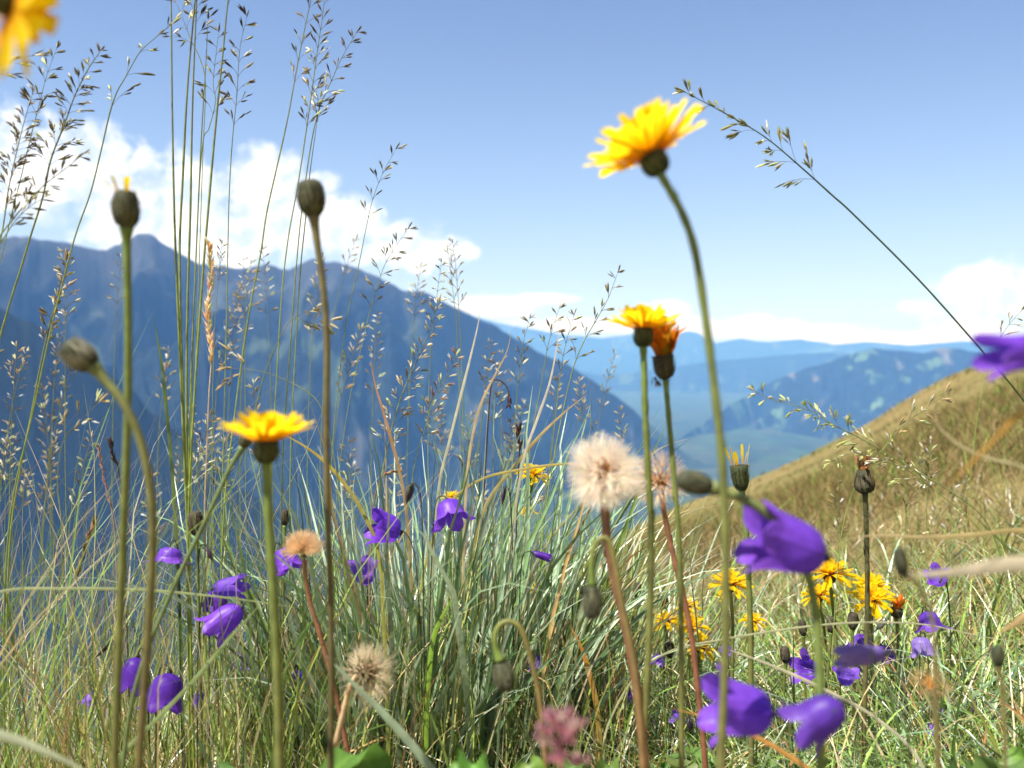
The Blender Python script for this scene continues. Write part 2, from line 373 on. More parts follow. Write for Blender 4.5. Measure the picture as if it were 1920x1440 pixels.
def hairs(mb, P, rad, cnt, ln, col, wd=.00006, rng=random):
    T, N, Bn = frames(P)
    for _ in range(cnt):
        i = rng.randrange(len(P) - 1); f = rng.random(); a = rng.random() * 6.283
        p = P[i] * (1 - f) + P[i + 1] * f; r = rad[i] if hasattr(rad, '__len__') else rad
        d = math.cos(a) * N[i] + math.sin(a) * Bn[i]; s = T[i] * wd
        b = p + d * r * .9; e = p + d * (r + ln * rng.uniform(.5, 1.1)) + T[i] * ln * rng.uniform(-.4, .4)
        s2 = np.cross(nrm(e - b), np.array([0, 1., 0])); s2 = nrm(s2) * wd
        mb.add([b - s2, b + s2, e], [(0, 1, 2)], col)

def ligule(mb, p0, out, ax, L, W, ang, curl, rng, rows=5, teeth=True, tone=1.0, twist=0):
    side = nrm(np.cross(ax, out)); vs = []; cs = []; pos = np.array(p0, float); a = ang
    c0 = (.80 * tone, .38 * tone, .006); c1 = (.93 * tone, .68 * tone, .012)
    for i in range(rows + 1):
        t = i / rows; w = W * (.32 + .68 * math.sin(min(1, t * 1.35) * PI / 2)) * (1 if t < .9 else .93)
        d = math.cos(a) * ax + math.sin(a) * out; n = math.sin(a) * ax - math.cos(a) * out
        sd = side * math.cos(twist * t) + n * math.sin(twist * t)
        cc = tuple(c0[k] + (c1[k] - c0[k]) * min(1, t * 1.8) for k in range(3))
        vs += [pos - sd * w / 2 + n * w * .13, pos, pos + sd * w / 2 + n * w * .13]; cs += [cc] * 3
        if i < rows: pos = pos + d * L / rows
        a += curl / rows
    fs = []
    for i in range(rows):
        b = i * 3; fs += [(b, b + 1, b + 4, b + 3), (b + 1, b + 2, b + 5, b + 4)]
    b = rows * 3
    if teeth:
        l, m, r = vs[b], vs[b + 1], vs[b + 2]; tl = L * .075
        e = [l + d * tl * .6 , (l + m) * .5 + d * tl * 1.0, m + d * tl * 1.1, (m + r) * .5 + d * tl, r + d * tl * .6]
        g = [(l * .75 + m * .25), (l * .25 + m * .75), (m * .75 + r * .25), (m * .25 + r * .75)]
        k = len(vs); vs += e + g; cs += [c1] * 9
        fs += [(b, k + 5, k), (k + 5, k + 6, k + 1), (k + 6, b + 1, k + 7, k + 2), (k + 7, k + 8, k + 3), (k + 8, b + 2, k + 4)]
    mb.add(vs, fs, cs)

def involucre(root, base, ax, H, Rb, Rt, rng, name='involucre', col=(.035, .045, .018), bract_n=26, fuzz=0, pale=(.12, .13, .05), tipc=None, closed=False, o=(0, 0, 0)):
    mb = MB(); x, y, z = basis(ax, rng.random() * 3)
    prof = [(0, .28), (.08, .72), (.25, .96), (.5, 1.0), (.75, .93), (1, .88)] if not closed else [(0, .34), (.08, .58), (.24, .86), (.5, 1.03), (.78, 1.03), (.94, .9), (1, .6)]
    n = 14; vs = []
    for t, r in prof:
        rr = (Rb + (Rt - Rb) * t) * r
        for k in range(n):
            a = 2 * PI * k / n; q = rr * (1 + .04 * math.cos(a * 7)); vs.append(base + z * H * t + q * (math.cos(a) * x + math.sin(a) * y))
    K = len(prof)
    fs = [(i * n + k, i * n + (k + 1) % n, (i + 1) * n + (k + 1) % n, (i + 1) * n + k) for i in range(K - 1) for k in range(n)] + [tuple((K - 1) * n + k for k in range(n))]
    mb.add(vs, fs, col)
    for b in range(bract_n):
        a = 2 * PI * b / bract_n + rng.uniform(-.06, .06); out = math.cos(a) * x + math.sin(a) * y; sd = nrm(np.cross(z, out))
        t0 = rng.choice([.02, .12, .28]); t1 = min(1.12, t0 + rng.uniform(.5, .85)); pts = []; W = []
        cc = rng.choice([col, tuple(c * 1.7 for c in col), tuple(c * .6 for c in col)]); rr0 = 1.06
        for i in range(5):
            f = i / 4; t = t0 + (t1 - t0) * f
            r = (Rb + (Rt - Rb) * t) * np.interp(t, [p[0] for p in prof], [p[1] for p in prof]) * rr0 + H * .015
            if t > 1 and not closed: r *= 1.05
            pts.append(base + z * H * t + out * r); W.append(Rb * .17 * (1 - f ** 2) + 1e-5)
        ribbon(mb, pts, W, sd, cc, -.25, tipc or pale)
    if fuzz:
        for _ in range(fuzz):
            a = rng.random() * 6.283; t = rng.random(); out = math.cos(a) * x + math.sin(a) * y
            r = (Rb + (Rt - Rb) * t) * np.interp(t, [p[0] for p in prof], [p[1] for p in prof]) * 1.03
            b0 = base + z * H * t + out * r; e = b0 + out * H * rng.uniform(.04, .12) + z * H * rng.uniform(-.02, .12)
            s2 = nrm(np.cross(e - b0, FWD)) * H * .006
            mb.add([b0 - s2, b0 + s2, e], [(0, 1, 2)], (.24, .23, .17))
    return mb.build(name, M_bract, root, origin=o)

GREEN = (.17, .25, .05); RED = (.34, .16, .085); OLIVE = (.20, .17, .065); TAN = (.6, .43, .24)
def stem_path(pts, d, px_ground=None, n=7):
    """pts in photo pixels from the head down; the last one runs on into the ground"""
    ds = d if hasattr(d, '__len__') else [d] * len(pts)
    P = [at(a, b, dd) for (a, b), dd in zip(pts, ds)]
    last = P[-1]; dirn = P[-1] - P[-2]; g = float(G(last[0], last[1]))
    if last[2] > g:
        k = min(1.0, .25 * (last[2] - g) / max(1e-6, abs(dirn[2]))) ; x2 = last[0] + np.clip(dirn[0] * k, -.03, .03); y2 = last[1]
        E = np.array([x2, y2, float(G(x2, y2)) - .004]); tot = np.linalg.norm(E - last); l0 = max(np.linalg.norm(dirn), tot * .04)
        T0 = nrm(dirn); acc = 0; st_ = l0
        while acc + st_ * 1.6 < tot:      # ease the stem into the ground without overshooting
            acc += st_; f = acc / tot; P.append((last + T0 * min(acc, .03) * (1 - f)) * (1 - f) + E * f); st_ *= 1.6
        P.append(E)
    return crom(P, n if len(P) < 12 else max(3, n - 2))
def add_stem(root, path, r0, r1, c0, c1, o, name='stem', n=8, hair=0, m=None):
    mb = MB(); L = len(path); rad = [(r0 + (r1 - r0) * i / (L - 1)) * (1 + .07 * math.sin(i * 1.7 + r0 * 1e5) + (.25 * math.exp(-i / 2.0) if name == 'stem' else 0)) for i in range(L)]
    tube(mb, path, rad, c0, n, c1)
    if r0 > 7e-4 and not hair: hairs(mb, path[:L * 2 // 3], rad, 110, r0 * .8, (.34, .34, .24), .00005, random.Random(L))
    if r0 > 7e-4:
        rg = random.Random(int(r0 * 1e7))
        T_, N_, B_ = frames(path)
        for q in range(3):   # small scale leaves pressed to the stem
            i = rg.randrange(1, max(2, L // 2)); a = rg.random() * 6.28; out = math.cos(a) * N_[i] + math.sin(a) * B_[i]; p0 = path[i] + out * rad[i] * .8
            ribbon(mb, [p0, p0 - T_[i] * r0 * 2 + out * r0 * .5, p0 - T_[i] * r0 * 5 + out * r0 * 1.0], [r0 * .5, r0 * .45, r0 * .05], np.cross(T_[i], out), tuple(k * .6 for k in c0))
    if hair: hairs(mb, path[:L * 2 // 3], rad, hair, r0 * 1.1, (.4, .4, .3))
    return mb.build(name, m or M_stem, root, origin=o)

# ------------------------------------------------------------------ hawkbits
def hawkbit(label, pts, d, r_px, axis, pet_px, inv, ang=(50, 85), n=46, seed=0, scol=(GREEN, OLIVE), curl=.3, group=None, cat='flower', hair=0, fuzz=60, wpx=None, partial=None, tone=1.0, roll_in=0.0, bcol=(.035, .045, .018), twist=.5, name='hawkbit_flower'):
    rng = random.Random(seed); u = d / F
    path = stem_path(pts, d); base = path[0]; foot = path[-1]
    root = thing(name, label, cat, foot, group)
    ax = cam2w(axis); H, Rb, Rt = inv[0] * u, inv[1] * u, inv[2] * u
    r = r_px * u
    add_stem(root, path, r, r * 1.15, scol[0], scol[1], foot, hair=hair)
    # the stem swells under the head
    involucre(root, base - ax * H * .05, ax, H, Rb, Rt, rng, fuzz=fuzz, o=foot, col=bcol)
    x, y, z = basis(ax, rng.random()); mb = MB(); W = (wpx or pet_px * .19) * u
    for k in range(n):
        f = k / n; wh = k % 3
        a = 2 * PI * k * .381966 * 1.0 if partial is None else rng.uniform(*partial)
        out = math.cos(a) * x + math.sin(a) * y
        an = R([ang[1], (ang[0] + ang[1]) / 2, ang[0]][wh] + rng.uniform(-7, 7))
        Lp = pet_px * u * [1, .88, .7][wh] * rng.uniform(.74, 1.1)
        p0 = base + ax * H * .93 + out * Rt * [.82, .6, .35][wh]
        ligule(mb, p0, out, ax, Lp, W * rng.uniform(.85, 1.1), an, curl * rng.uniform(.3, 1.5), rng, tone=tone * rng.uniform(.92, 1.04), twist=rng.uniform(-twist, twist), rows=6)
    if partial is None:
        for k in range(14):   # short inner florets
            a = rng.random() * 6.28; out = math.cos(a) * x + math.sin(a) * y
            ligule(mb, base + ax * H * .93 + out * Rt * .25 * rng.random(), out, ax, pet_px * u * .45 * rng.uniform(.7, 1.1), W * .8, R(rng.uniform(8, 35)), .2, rng, tone=tone)
    mb.build('petals', M_petal, root, origin=foot)
    return root

hawkbit('huge blurred yellow petals cut off by the top left corner', [(-16, -8), (-44, 70), (-80, 300), (-90, 700), (-90, 1100)], .21, 9, (.60, -.22, .75), 168, (34, 20, 26), (66, 92), 30, 8, curl=.1, wpx=38, twist=.2)
hawkbit('tallest big yellow hawkbit leaning left against the open blue sky', [(1238, 326), (1252, 350), (1280, 402), (1303, 470), (1322, 590), (1341, 740), (1355, 880), (1361, 1050), (1360, 1220), (1352, 1420)], .29, 7.4,
        (-.40, .90, .14), 96, (42, 19, 30), (6, 66), 130, 2, curl=.2, wpx=18, twist=.3)
hawkbit('yellow hawkbit open like a bowl beside the wilted orange head', [(1206, 650), (1208, 700), (1210, 780), (1216, 900), (1221, 1000), (1217, 1200), (1207, 1400)], .40, 6, (.02, .99, .10), 54, (36, 14, 21), (20, 66), 100, 3, curl=.1, wpx=12, twist=.3)
hawkbit('low flat yellow hawkbit in front of the blue slope, left of centre', [(499, 868), (501, 900), (504, 980), (511, 1080), (518, 1200), (522, 1320), (524, 1430)], .33, 8.5, (.0, .99, .03), 72, (44, 17, 27), (16, 60), 110, 4, curl=.12, wpx=15, twist=.3)
# in focus further back
hawkbit('half closed hawkbit with one upright yellow petal tuft on a tall hairy stem', [(1391, 920), (1394, 950), (1400, 1010), (1404, 1090), (1407, 1180), (1408, 1300), (1409, 1420)], .62, 5, (-.12, 1, 0), 38, (50, 10, 19), (4, 14), 9, 5, curl=.15, wpx=6, hair=260, fuzz=220, partial=(0, 6.28))
mids = [
 ('ragged yellow hawkbit just left of the tall hairy stem', (1370, 1108), 33, (-.1, .9, -.35), (1374, 1180, 1372, 1330), .72),
 ('wide yellow hawkbit beneath the base of the large violet bell', (1556, 1092), 38, (-.1, .95, -.25), (1564, 1160, 1572, 1290), .80),
 ('small yellow hawkbit tucked beneath the wide one, slightly left', (1536, 1128), 27, (-.2, .95, -.2), (1545, 1180, 1550, 1290), .84),
 ('upper of two stacked yellow hawkbits behind the dark spent stem', (1632, 1112), 31, (.05, .95, -.3), (1633, 1160, 1640, 1290), .86),
 ('lower of two stacked yellow hawkbits behind the dark spent stem', (1633, 1135), 34, (.0, .85, -.5), (1634, 1170, 1632, 1300), .80),
 ('small yellow hawkbit right behind the hairy stem', (1412, 1172), 20, (0, .9, -.35), (1410, 1220, 1405, 1310), .86),
 ('highest yellow hawkbit of the small cluster by the reddish stem', (1290, 1145), 20, (-.1, .9, -.3), (1292, 1180, 1300, 1290), .90),
 ('left yellow hawkbit of the small cluster near the reddish stem', (1250, 1174), 24, (-.1, .95, -.2), (1250, 1220, 1262, 1300), .84),
 ('middle yellow hawkbit of the small cluster near the reddish stem', (1293, 1182), 27, (.15, .8, -.5), (1292, 1230, 1290, 1300), .80),
 ('lowest yellow hawkbit of the small cluster near the reddish stem', (1310, 1224), 25, (.35, .85, -.3), (1308, 1260, 1306, 1330), .80),
 ('narrow yellow hawkbit opening right of the hanging grey bud', (1134, 1098), 25, (-.2, .96, -.1), (1130, 1160, 1120, 1290), .82),
 ('yellow hawkbit leaning among straws above the violet bells', (998, 902), 28, (.22, .93, -.25), (990, 960, 985, 1120), .82),
 ('little yellow hawkbit peeking over the grass tuft', (990, 968), 15, (0, .98, -.1), (989, 1010, 985, 1120), .92),
 ('yellow hawkbit half hidden low in the centre grass tuft', (881, 1240), 27, (0, .8, -.6), (884, 1290, 888, 1380), .80),
 ('tiny yellow hawkbit behind the blades of the tuft', (1000, 1112), 16, (.1, .9, -.3), (1002, 1150, 1000, 1260), .92),
 ('tiny yellow hawkbit on the slope left of the cluster', (1176, 1142), 12, (0, .95, -.2), (1178, 1170, 1180, 1260), 1.05),
 ('faint yellow hawkbit just above the left violet bell of the middle', (846, 938), 15, (-.1, .95, -.2), (848, 990, 850, 1150), .98),
]
for i, (lab, (hx, hy), r, ax, (a, b, c, e), d) in enumerate(mids):
    r *= 1.02
    hawkbit(lab, [(hx, hy), (hx * .6 + a * .4, hy * .6 + b * .4), (a, b), (c, e)], d, 3.0, ax, r, (r * .5, r * .22, r * .32), (30, 90), 62, 20 + i, curl=.5, wpx=r * .19, fuzz=30, group='yellow hawkbits among the grass', twist=.7, tone=1.0)
def wilted(label, pts, d, r_px, axis, ph, inv, seed, pc=(.80, .28, .02), scol=(GREEN, OLIVE), group=None, hair=0, n=26, crown=None, tall=1.0):
    rng = random.Random(seed); u = d / F; path = stem_path(pts, d); base = path[0]; foot = path[-1]
    root = thing('wilted_hawkbit', label, 'flower', foot, group); ax = cam2w(axis)
    H, Rb, Rt = (q * u for q in inv)
    add_stem(root, path, r_px * u, r_px * u * 1.1, scol[0], scol[1], foot, hair=hair)
    involucre(root, base, ax, H, Rb, Rt, rng, fuzz=160, o=foot, closed=False, col=(.04, .04, .022), pale=(.12, .1, .06))
    mb = MB(); x, y, z = basis(ax)
    for k in range(n):     # crumpled petals
        a = rng.random() * 6.28; out = math.cos(a) * x + math.sin(a) * y; L = ph * u * rng.uniform(.6, 1.05)
        p = [base + ax * H * .9 + out * Rt * .7 * rng.random()]
        dr = nrm(ax + out * rng.uniform(.0, .45 * tall))
        for s in range(5):
            p.append(p[-1] + dr * L / 5); dr = nrm(dr + np.array([rng.uniform(-.5, .5) for _ in range(3)]))
        c = tuple(q * rng.uniform(.5, 1.15) for q in pc)
        ribbon(mb, p, [ph * u * q for q in (.05, .09, .11, .10, .07, .02)], nrm(np.cross(ax, out)), c, .3)
    mb.build('shrivelled_petals', M_petal, root, origin=foot); return root
wilted('wilted orange hawkbit head right of the bowl shaped yellow flower', [(1248, 712), (1252, 760), (1259, 840), (1267, 930), (1274, 1030), (1277, 1180), (1278, 1300)], .42, 5, (-.10, .99, 0), 84, (46, 14, 23), 41, n=46)
wilted('brown spent hawkbit with tan papery tip on a tall dark stem', [(1622, 925), (1624, 980), (1626, 1060), (1626, 1160), (1622, 1290)], .64, 4.6, (-.08, 1, 0), 38, (44, 18, 13), 42, pc=(.45, .26, .13), hair=240, scol=((.07, .075, .03), OLIVE), n=30, tall=.7)
wilted('small wilted orange hawkbit right of the stacked yellow pair', [(1680, 1158), (1684, 1200), (1680, 1290)], .80, 2.8, (.05, 1, -.1), 30, (18, 9, 12), 43, pc=(.75, .3, .03), group='yellow hawkbits among the grass')

# ------------------------------------------------------------------ buds
def bud(label, pts, d, r_px, axis, L, W, seed, scol=(GREEN, OLIVE), col=(.05, .055, .03), pale=(.13, .125, .07), fuzz=150, petals=0, group=None, name='hawkbit_bud', neck=1.9, hair=0):
    rng = random.Random(seed); u = d / F; path = stem_path(pts, d); base = path[0]; foot = path[-1]
    root = thing(name, label, 'flower bud', foot, group); ax = cam2w(axis)
    mb = MB(); n = len(path); r = r_px * u
    rad = [r * (1 + (neck - 1) * math.exp(-i / 2.5)) for i in range(n)]
    tube(mb, path, rad, scol[0], 8, scol[1])
    if hair: hairs(mb, path[:n // 2], rad, hair, r, (.4, .4, .3))
    mb.build('stem', M_stem, root, origin=foot)
    involucre(root, base - ax * L * u * .02, ax, L * u, W * u * .5, W * u * .46, rng, 'bud_scales', col, 22, fuzz, pale, closed=True, o=foot)
    if petals:
        mb = MB(); x, y, z = basis(ax)
        for k in range(petals):
            a = rng.uniform(0, 6.28); out = math.cos(a) * x + math.sin(a) * y
            ligule(mb, base + ax * L * u * .85 + out * W * u * .38, out, ax, L * u * rng.uniform(.3, .55), W * u * .13, R(rng.uniform(5, 40)), .3, rng)
        mb.build('petals', M_petal, root, origin=foot)
    return root
bud('dark cylindrical hawkbit bud with two stray yellow petals, at far left', [(237, 428), (238, 480), (240, 600), (240, 720), (237, 850), (231, 1000), (224, 1200), (216, 1400)], .33, 7.6, (-.03, 1, 0), 72, 46, 61, petals=5)
bud('dark upright bud on a long stem against the white cloud', [(588, 405), (594, 450), (605, 530), (613, 640), (612, 800), (614, 950), (620, 1120), (622, 1300), (620, 1430)], .36, 6.2, (-.12, 1, -.05), 68, 48, 62, scol=(OLIVE, (.09, .075, .03)))
bud('pale furry bud tilted up left on an arched reddish stem', [(176, 688), (200, 717), (232, 757), (262, 822), (280, 905), (286, 1000), (282, 1120), (270, 1300), (262, 1430)], .31, 8, (-.72, .62, -.1), 66, 50, 63, scol=((.20, .23, .07), (.16, .09, .045)), fuzz=420, pale=(.4, .38, .28))
bud('grey green bud lying sideways on a stem from the lower right', [(1334, 914), (1365, 925), (1410, 944), (1462, 985), (1505, 1055), (1525, 1120), (1534, 1200), (1538, 1300)], .30, 8.5, (-.93, .25, -.1), 68, 40, 64, scol=((.2, .24, .08), GREEN))
bud('plump nodding bud hanging on a hooked stem beside the dandelion clock', [(1111, 1098), (1109, 1062), (1113, 1028), (1126, 1010), (1142, 1016), (1154, 1060), (1168, 1140), (1190, 1250), (1206, 1430)], .36, 5.4, (.0, -1, 0), 62, 35, 65, scol=(GREEN, RED), neck=1.6)
bud('nodding bud on a crook shaped stem in front of the silvery grass tuft', [(938, 1238), (929, 1212), (930, 1184), (944, 1167), (962, 1167), (978, 1182), (992, 1222), (1008, 1290), (1018, 1370)], .38, 5, (.22, -1, 0), 58, 37, 66, scol=(GREEN, RED), neck=2.4)
bud('blurred dark bud in front of the wilted orange head, at right', [(1694, 1078), (1712, 1085), (1735, 1120), (1750, 1180), (1755, 1300)], .29, 4, (-.2, 1, 0), 52, 22, 67, col=(.03, .035, .02), scol=(OLIVE, OLIVE))
bud('blurred dark bud near the right edge of the meadow', [(1872, 1250), (1880, 1300), (1885, 1420)], .30, 4, (-.1, 1, 0), 40, 24, 68, col=(.03, .04, .02), scol=(OLIVE, OLIVE))
sb = [
 ('small dark bud on the slope left of the bowl flower stem', (1193, 1120), 28, 14, (1192, 1200, 1190, 1300), .82),
 ('dark bud below the wilted head, left of the yellow cluster', (1248, 1142), 26, 13, (1246, 1200, 1243, 1290), .88),
 ('round dark bud just left of the yellow cluster', (1188, 1180), 26, 14, (1190, 1230, 1188, 1320), .84),
 ('dark bud with pale tip, left of the thick green stem', (1506, 1192), 30, 14, (1506, 1230, 1510, 1310), .76),
 ('rough brown bud standing alone, lowest on the right slope', (1473, 1242), 30, 17, (1470, 1290, 1466, 1400), .72),
 ('brown bud with a pink tip beneath the wide yellow hawkbit', (1558, 1186), 30, 15, (1555, 1230, 1548, 1310), .78),
 ('brown bud left of the tall dark spent stem', (1598, 1180), 32, 18, (1598, 1230, 1600, 1310), .76),
 ('squat bud with yellow tip beneath the yellow cluster', (1256, 1232), 30, 17, (1258, 1280, 1262, 1360), .76),
 ('long dark hairy bud among the left grass stalks', (369, 1002), 44, 26, (371, 1080, 376, 1300), .60),
 ('dark green bud above the violet bells, left of centre', (534, 985), 30, 14, (533, 1040, 530, 1200), .66),
]
for i, (lab, (hx, hy), L, W, (a, b, c, e), d) in enumerate(sb):
    bud(lab, [(hx, hy), (hx * .5 + a * .5, hy * .5 + b * .5), (a, b), (c, e)], d, 2.6, (random.Random(i).uniform(-.15, .15), 1, 0), L, W, 70 + i, fuzz=90, group='small dark hawkbit buds', col=(.05, .04, .028), neck=1.8, pale=(.15, .13, .08))
bud('bud of a slanting green stalk hidden behind the flat yellow flower', [(455, 838), (430, 880), (393, 960), (345, 1060), (300, 1160), (262, 1260), (238, 1376)], .42, 4, (.4, .9, 0), 22, 22, 91, scol=((.17, .23, .09), (.15, .2, .07)))

# ------------------------------------------------------------------ seed clocks
def clock(label, pts, d, r_px, center, Rp, seed, axis, cone=180, seeds=150, scol=(RED, RED), col=(.85, .72, .52), core=(.30, .15, .06), hairs_n=20, cut=(.5, 1.0), hw=.00012, inv=None, lower=0):
    rng = random.Random(seed); u = d / F; path = stem_path(pts, d); foot = path[-1]
    root = thing('seed_clock', label, 'seed head', foot); ax = cam2w(axis); c = at(*center, d)
    add_stem(root, path, r_px * u, r_px * u * 1.15, scol[0], scol[1], foot)
    mb = MB(); lens_shape(mb, c - ax * Rp * u * .22, ax, Rp * u * .36, Rp * u * .13, core, 8, (.5, .8, 1, 1, .8, .3)); x, y, z = basis(ax)
    for k in range(11):
        a = 2 * PI * k / 11; out = math.cos(a) * x + math.sin(a) * y; b0 = c - ax * Rp * u * .15
        ribbon(mb, [b0, b0 + out * Rp * u * .18 - ax * Rp * u * .02, b0 + out * Rp * u * .3 - ax * Rp * u * .14], [Rp * u * .04, Rp * u * .035, 1e-5], nrm(np.cross(ax, out)), (.12, .1, .05))
    mb.build('receptacle', M_bract, root, origin=foot)
    ms = MB(); mh = MB(); cm_ = math.cos(R(cone))
    for k in range(seeds):
        zc = 1 - (1 - cm_) * (k + .5) / seeds; a = k * 2.39996; s = math.sqrt(max(0, 1 - zc * zc))
        dr = nrm(s * math.cos(a) * x + s * math.sin(a) * y + zc * z + np.array([rng.gauss(0, .07) for _ in range(3)]))
        RR = Rp * u * rng.uniform(.70, 1.14); p1 = c + dr * RR * .10; p2 = c + dr * RR * cut[0]
        lens_shape(ms, p1, dr, RR * .30, RR * .028, core, 4, (.4, 1, .9, .3), tuple(q * 1.5 for q in core))
        sx, sy, _ = basis(dr); sv = sx * hw * .8
        ms.add([p1 - sv, p1 + sv, p2 + sv * .7, p2 - sv * .7], [(0, 1, 2, 3)], tuple(q * 1.3 for q in core))
        for h in range(hairs_n):
            b = rng.random() * 6.283; op = rng.uniform(.12, .72)
            hd = nrm(dr + op * (math.cos(b) * sx + math.sin(b) * sy)); e = p2 + hd * RR * (cut[1] - cut[0]) * rng.uniform(.85, 1.1)
            t = nrm(np.cross(hd, FWD + .3 * sx)) * hw * .5
            mh.add([p2 - t, p2 + t, e + t * .5, e - t * .5], [(0, 1, 2, 3)], tuple(q * rng.uniform(.85, 1.1) for q in col))
    ms.build('seeds', M_bract, root, origin=foot); mh.build('pappus_fluff', M_fluff, root, smooth=False, origin=foot); return root
clock('largest fluffy beige seed clock, round, on a thick red brown stem', [(1134, 905), (1135, 960), (1139, 1020), (1154, 1090), (1172, 1170), (1188, 1250), (1200, 1340), (1208, 1430)], .40, 8.5, (1134, 886), 76, 101, (0, 1, 0), 170, 130, scol=((.22, .11, .06), RED), hairs_n=28, hw=.00016, col=(.93, .84, .70))
clock('smaller brown seed clock behind the large fluffy one, partly covered by stems', [(1240, 925), (1246, 965), (1262, 1040), (1280, 1110), (1296, 1190), (1308, 1290), (1322, 1430)], .50, 5, (1238, 903), 60, 102, (-.1, 1, 0), 150, 80, scol=(RED, (.25, .09, .06)), hairs_n=20, col=(.8, .62, .45))
clock('golden domed seed head above a thin red stem, left of centre', [(570, 1050), (572, 1080), (583, 1135), (600, 1190), (622, 1270), (640, 1350), (655, 1430)], .52, 4.4, (568, 1036), 42, 103, (-.05, 1, -.1), 82, 120, scol=(RED, (.28, .1, .06)), col=(.85, .62, .36), core=(.22, .10, .03), hairs_n=24, cut=(.45, 1.0))
clock('bedraggled seed head seen from below, drooping on a pale bent stem', [(684, 1254), (668, 1268), (655, 1290), (645, 1330), (630, 1390), (612, 1440)], .48, 5, (686, 1262), 62, 104, (.35, -.15, .92), 100, 80, scol=(TAN, TAN), col=(.75, .62, .42), core=(.20, .13, .07), hairs_n=16)
clock('ragged blurred brown seed head with a violet petal caught on it', [(1748, 1290), (1752, 1330), (1760, 1430)], .36, 4, (1745, 1285), 46, 105, (0, .9, -.3), 110, 36, scol=(OLIVE, OLIVE), col=(.6, .42, .2), core=(.45, .22, .06), hairs_n=9)

# ------------------------------------------------------------------ harebells
VI = (.18, .06, .56)
def bell_mesh(mb, base, ax, L, Rm, roll, rng, flare=.35, col=VI, open_=1.0, squash=1.0, rows=20, lobes=5, wob=.05, split=.6):
    x, y, z = basis(ax, roll); K = 12; ph = rng.random() * 6
    for l in range(lobes):
        vs = []; cs = []; ca = 2 * PI * l / lobes; bend = rng.uniform(-.15, .3) * flare * 2
        for i in range(rows + 1):
            t = i / rows
            r = Rm * np.interp(t, [0, .03, .08, .16, .3, .45, .6, .75, .88, 1], [.10, .36, .56, .72, .84, .90, .93, .97 + flare * .1, 1.0 + flare * .5, 1.0 + flare + bend])
            wd = 1.0 if t < split else max(.0, 1 - ((t - split) / (1 - split)) ** 2.0) ** .62
            zz = t * L
            for k in range(K + 1):
                s = -1 + 2 * k / K; a = ca + s * PI / lobes * wd
                vein = .03 * math.exp(-(s * s) * 40) + .02 * t * math.sin(9 * t + 4 * s + ph) - .03 * (abs(s) ** 3) * t
                q = r * (1 + vein + wob * math.sin(a * 3 + t * 5 + ph) * t) * open_
                vs.append(base + z * (zz + L * .01 * math.sin(8 * t + a)) + q * (math.cos(a) * x + squash * math.sin(a) * y))
                g = 1.12 - .3 * math.exp(-(s * s) * 90) - .16 * math.exp(-((abs(s) - .5) ** 2) * 120) + .05 * rng.random(); f = .85 + .3 * t
                cs.append((col[0] * g * f, col[1] * g * f, col[2] * g * (.9 + .1 * t)))
        n = K + 1
        fs = [(i * n + k, i * n + k + 1, (i + 1) * n + k + 1, (i + 1) * n + k) for i in range(rows) for k in range(K)]
        mb.add(vs, fs, cs)
def weld(mb):
    key = {}; new = []; mp_ = []; cs = []
    for p, c in zip(mb.v, mb.c):
        k = tuple(round(q * 2e5) for q in p)
        if k not in key: key[k] = len(new); new.append(p); cs.append(c)
        mp_.append(key[k])
    fs = []
    for f in mb.f:
        g = []
        for i in f:
            if mp_[i] not in g: g.append(mp_[i])
        if len(g) > 2: fs.append(tuple(g))
    mb.v, mb.c, mb.f = new, cs, fs
def harebell(label, base_px, d, axis, L, Rm, pts, seed, flare=.35, col=VI, group='violet harebells', stem_px=2.2, squash=1.0, open_=1.0, style=True, sep=1.0, scol=((.035, .045, .025), (.06, .08, .03)), sag=True, split=.62):
    rng = random.Random(seed); u = d / F
    path = stem_path([base_px] + pts, d); foot = path[-1]; root = thing('harebell', label, 'flower', foot, group); ax = cam2w(axis); b = path[0]
    add_stem(root, path, stem_px * u * .5, stem_px * u * .6, scol[0], scol[1], foot, n=6)
    mb = MB(); bell_mesh(mb, b, ax, L * u, Rm * u, rng.random() * 3, rng, flare, col, open_, squash, split=split); weld(mb); mb.build('bell', M_violet, root, origin=foot)
    mc = MB(); x, y, z = basis(ax)
    lens_shape(mc, b - ax * L * u * .09, ax, L * u * .15, Rm * u * .22, (.03, .035, .02), 8, (.3, .8, 1, 1, .7, .2))
    for k in range(5):
        a = 2 * PI * k / 5 + .3; out = math.cos(a) * x + math.sin(a) * y; p = [b + out * Rm * u * .15]; dr = nrm(out * 1.2 + ax * .55)
        for s in range(4): p.append(p[-1] + dr * L * u * .10 * sep); dr = nrm(dr + ax * .22 + .2 * np.array([rng.uniform(-1, 1) for _ in range(3)]))
        ribbon(mc, p, [L * u * q for q in (.02, .022, .018, .012, .002)], nrm(np.cross(ax, out)), (.04, .055, .025))
    mc.build('calyx', M_bract, root, origin=foot)
    if style:
        ms = MB(); tube(ms, crom([b, b + ax * L * u * .45, b + ax * L * u * .8], 3), L * u * .012, (.5, .4, .6), 5); ms.build('style', M_stem, root, origin=foot)
    return root
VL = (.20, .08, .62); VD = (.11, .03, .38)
harebell('largest violet bell, nodding left below the sideways bud', (1545, 1044), .30, (-.95, .32, -.05), 150, 56, [(1560, 1050), (1590, 1085), (1625, 1160), (1640, 1300), (1640, 1430)], 201, .32, stem_px=4, split=.68)
harebell('violet bell cut off by the right edge above the slope', (1985, 650), .24, (-.98, -.12, -.1), 150, 36, [(2000, 652), (2030, 700), (2050, 850), (2060, 1200)], 202, .3, stem_px=4)
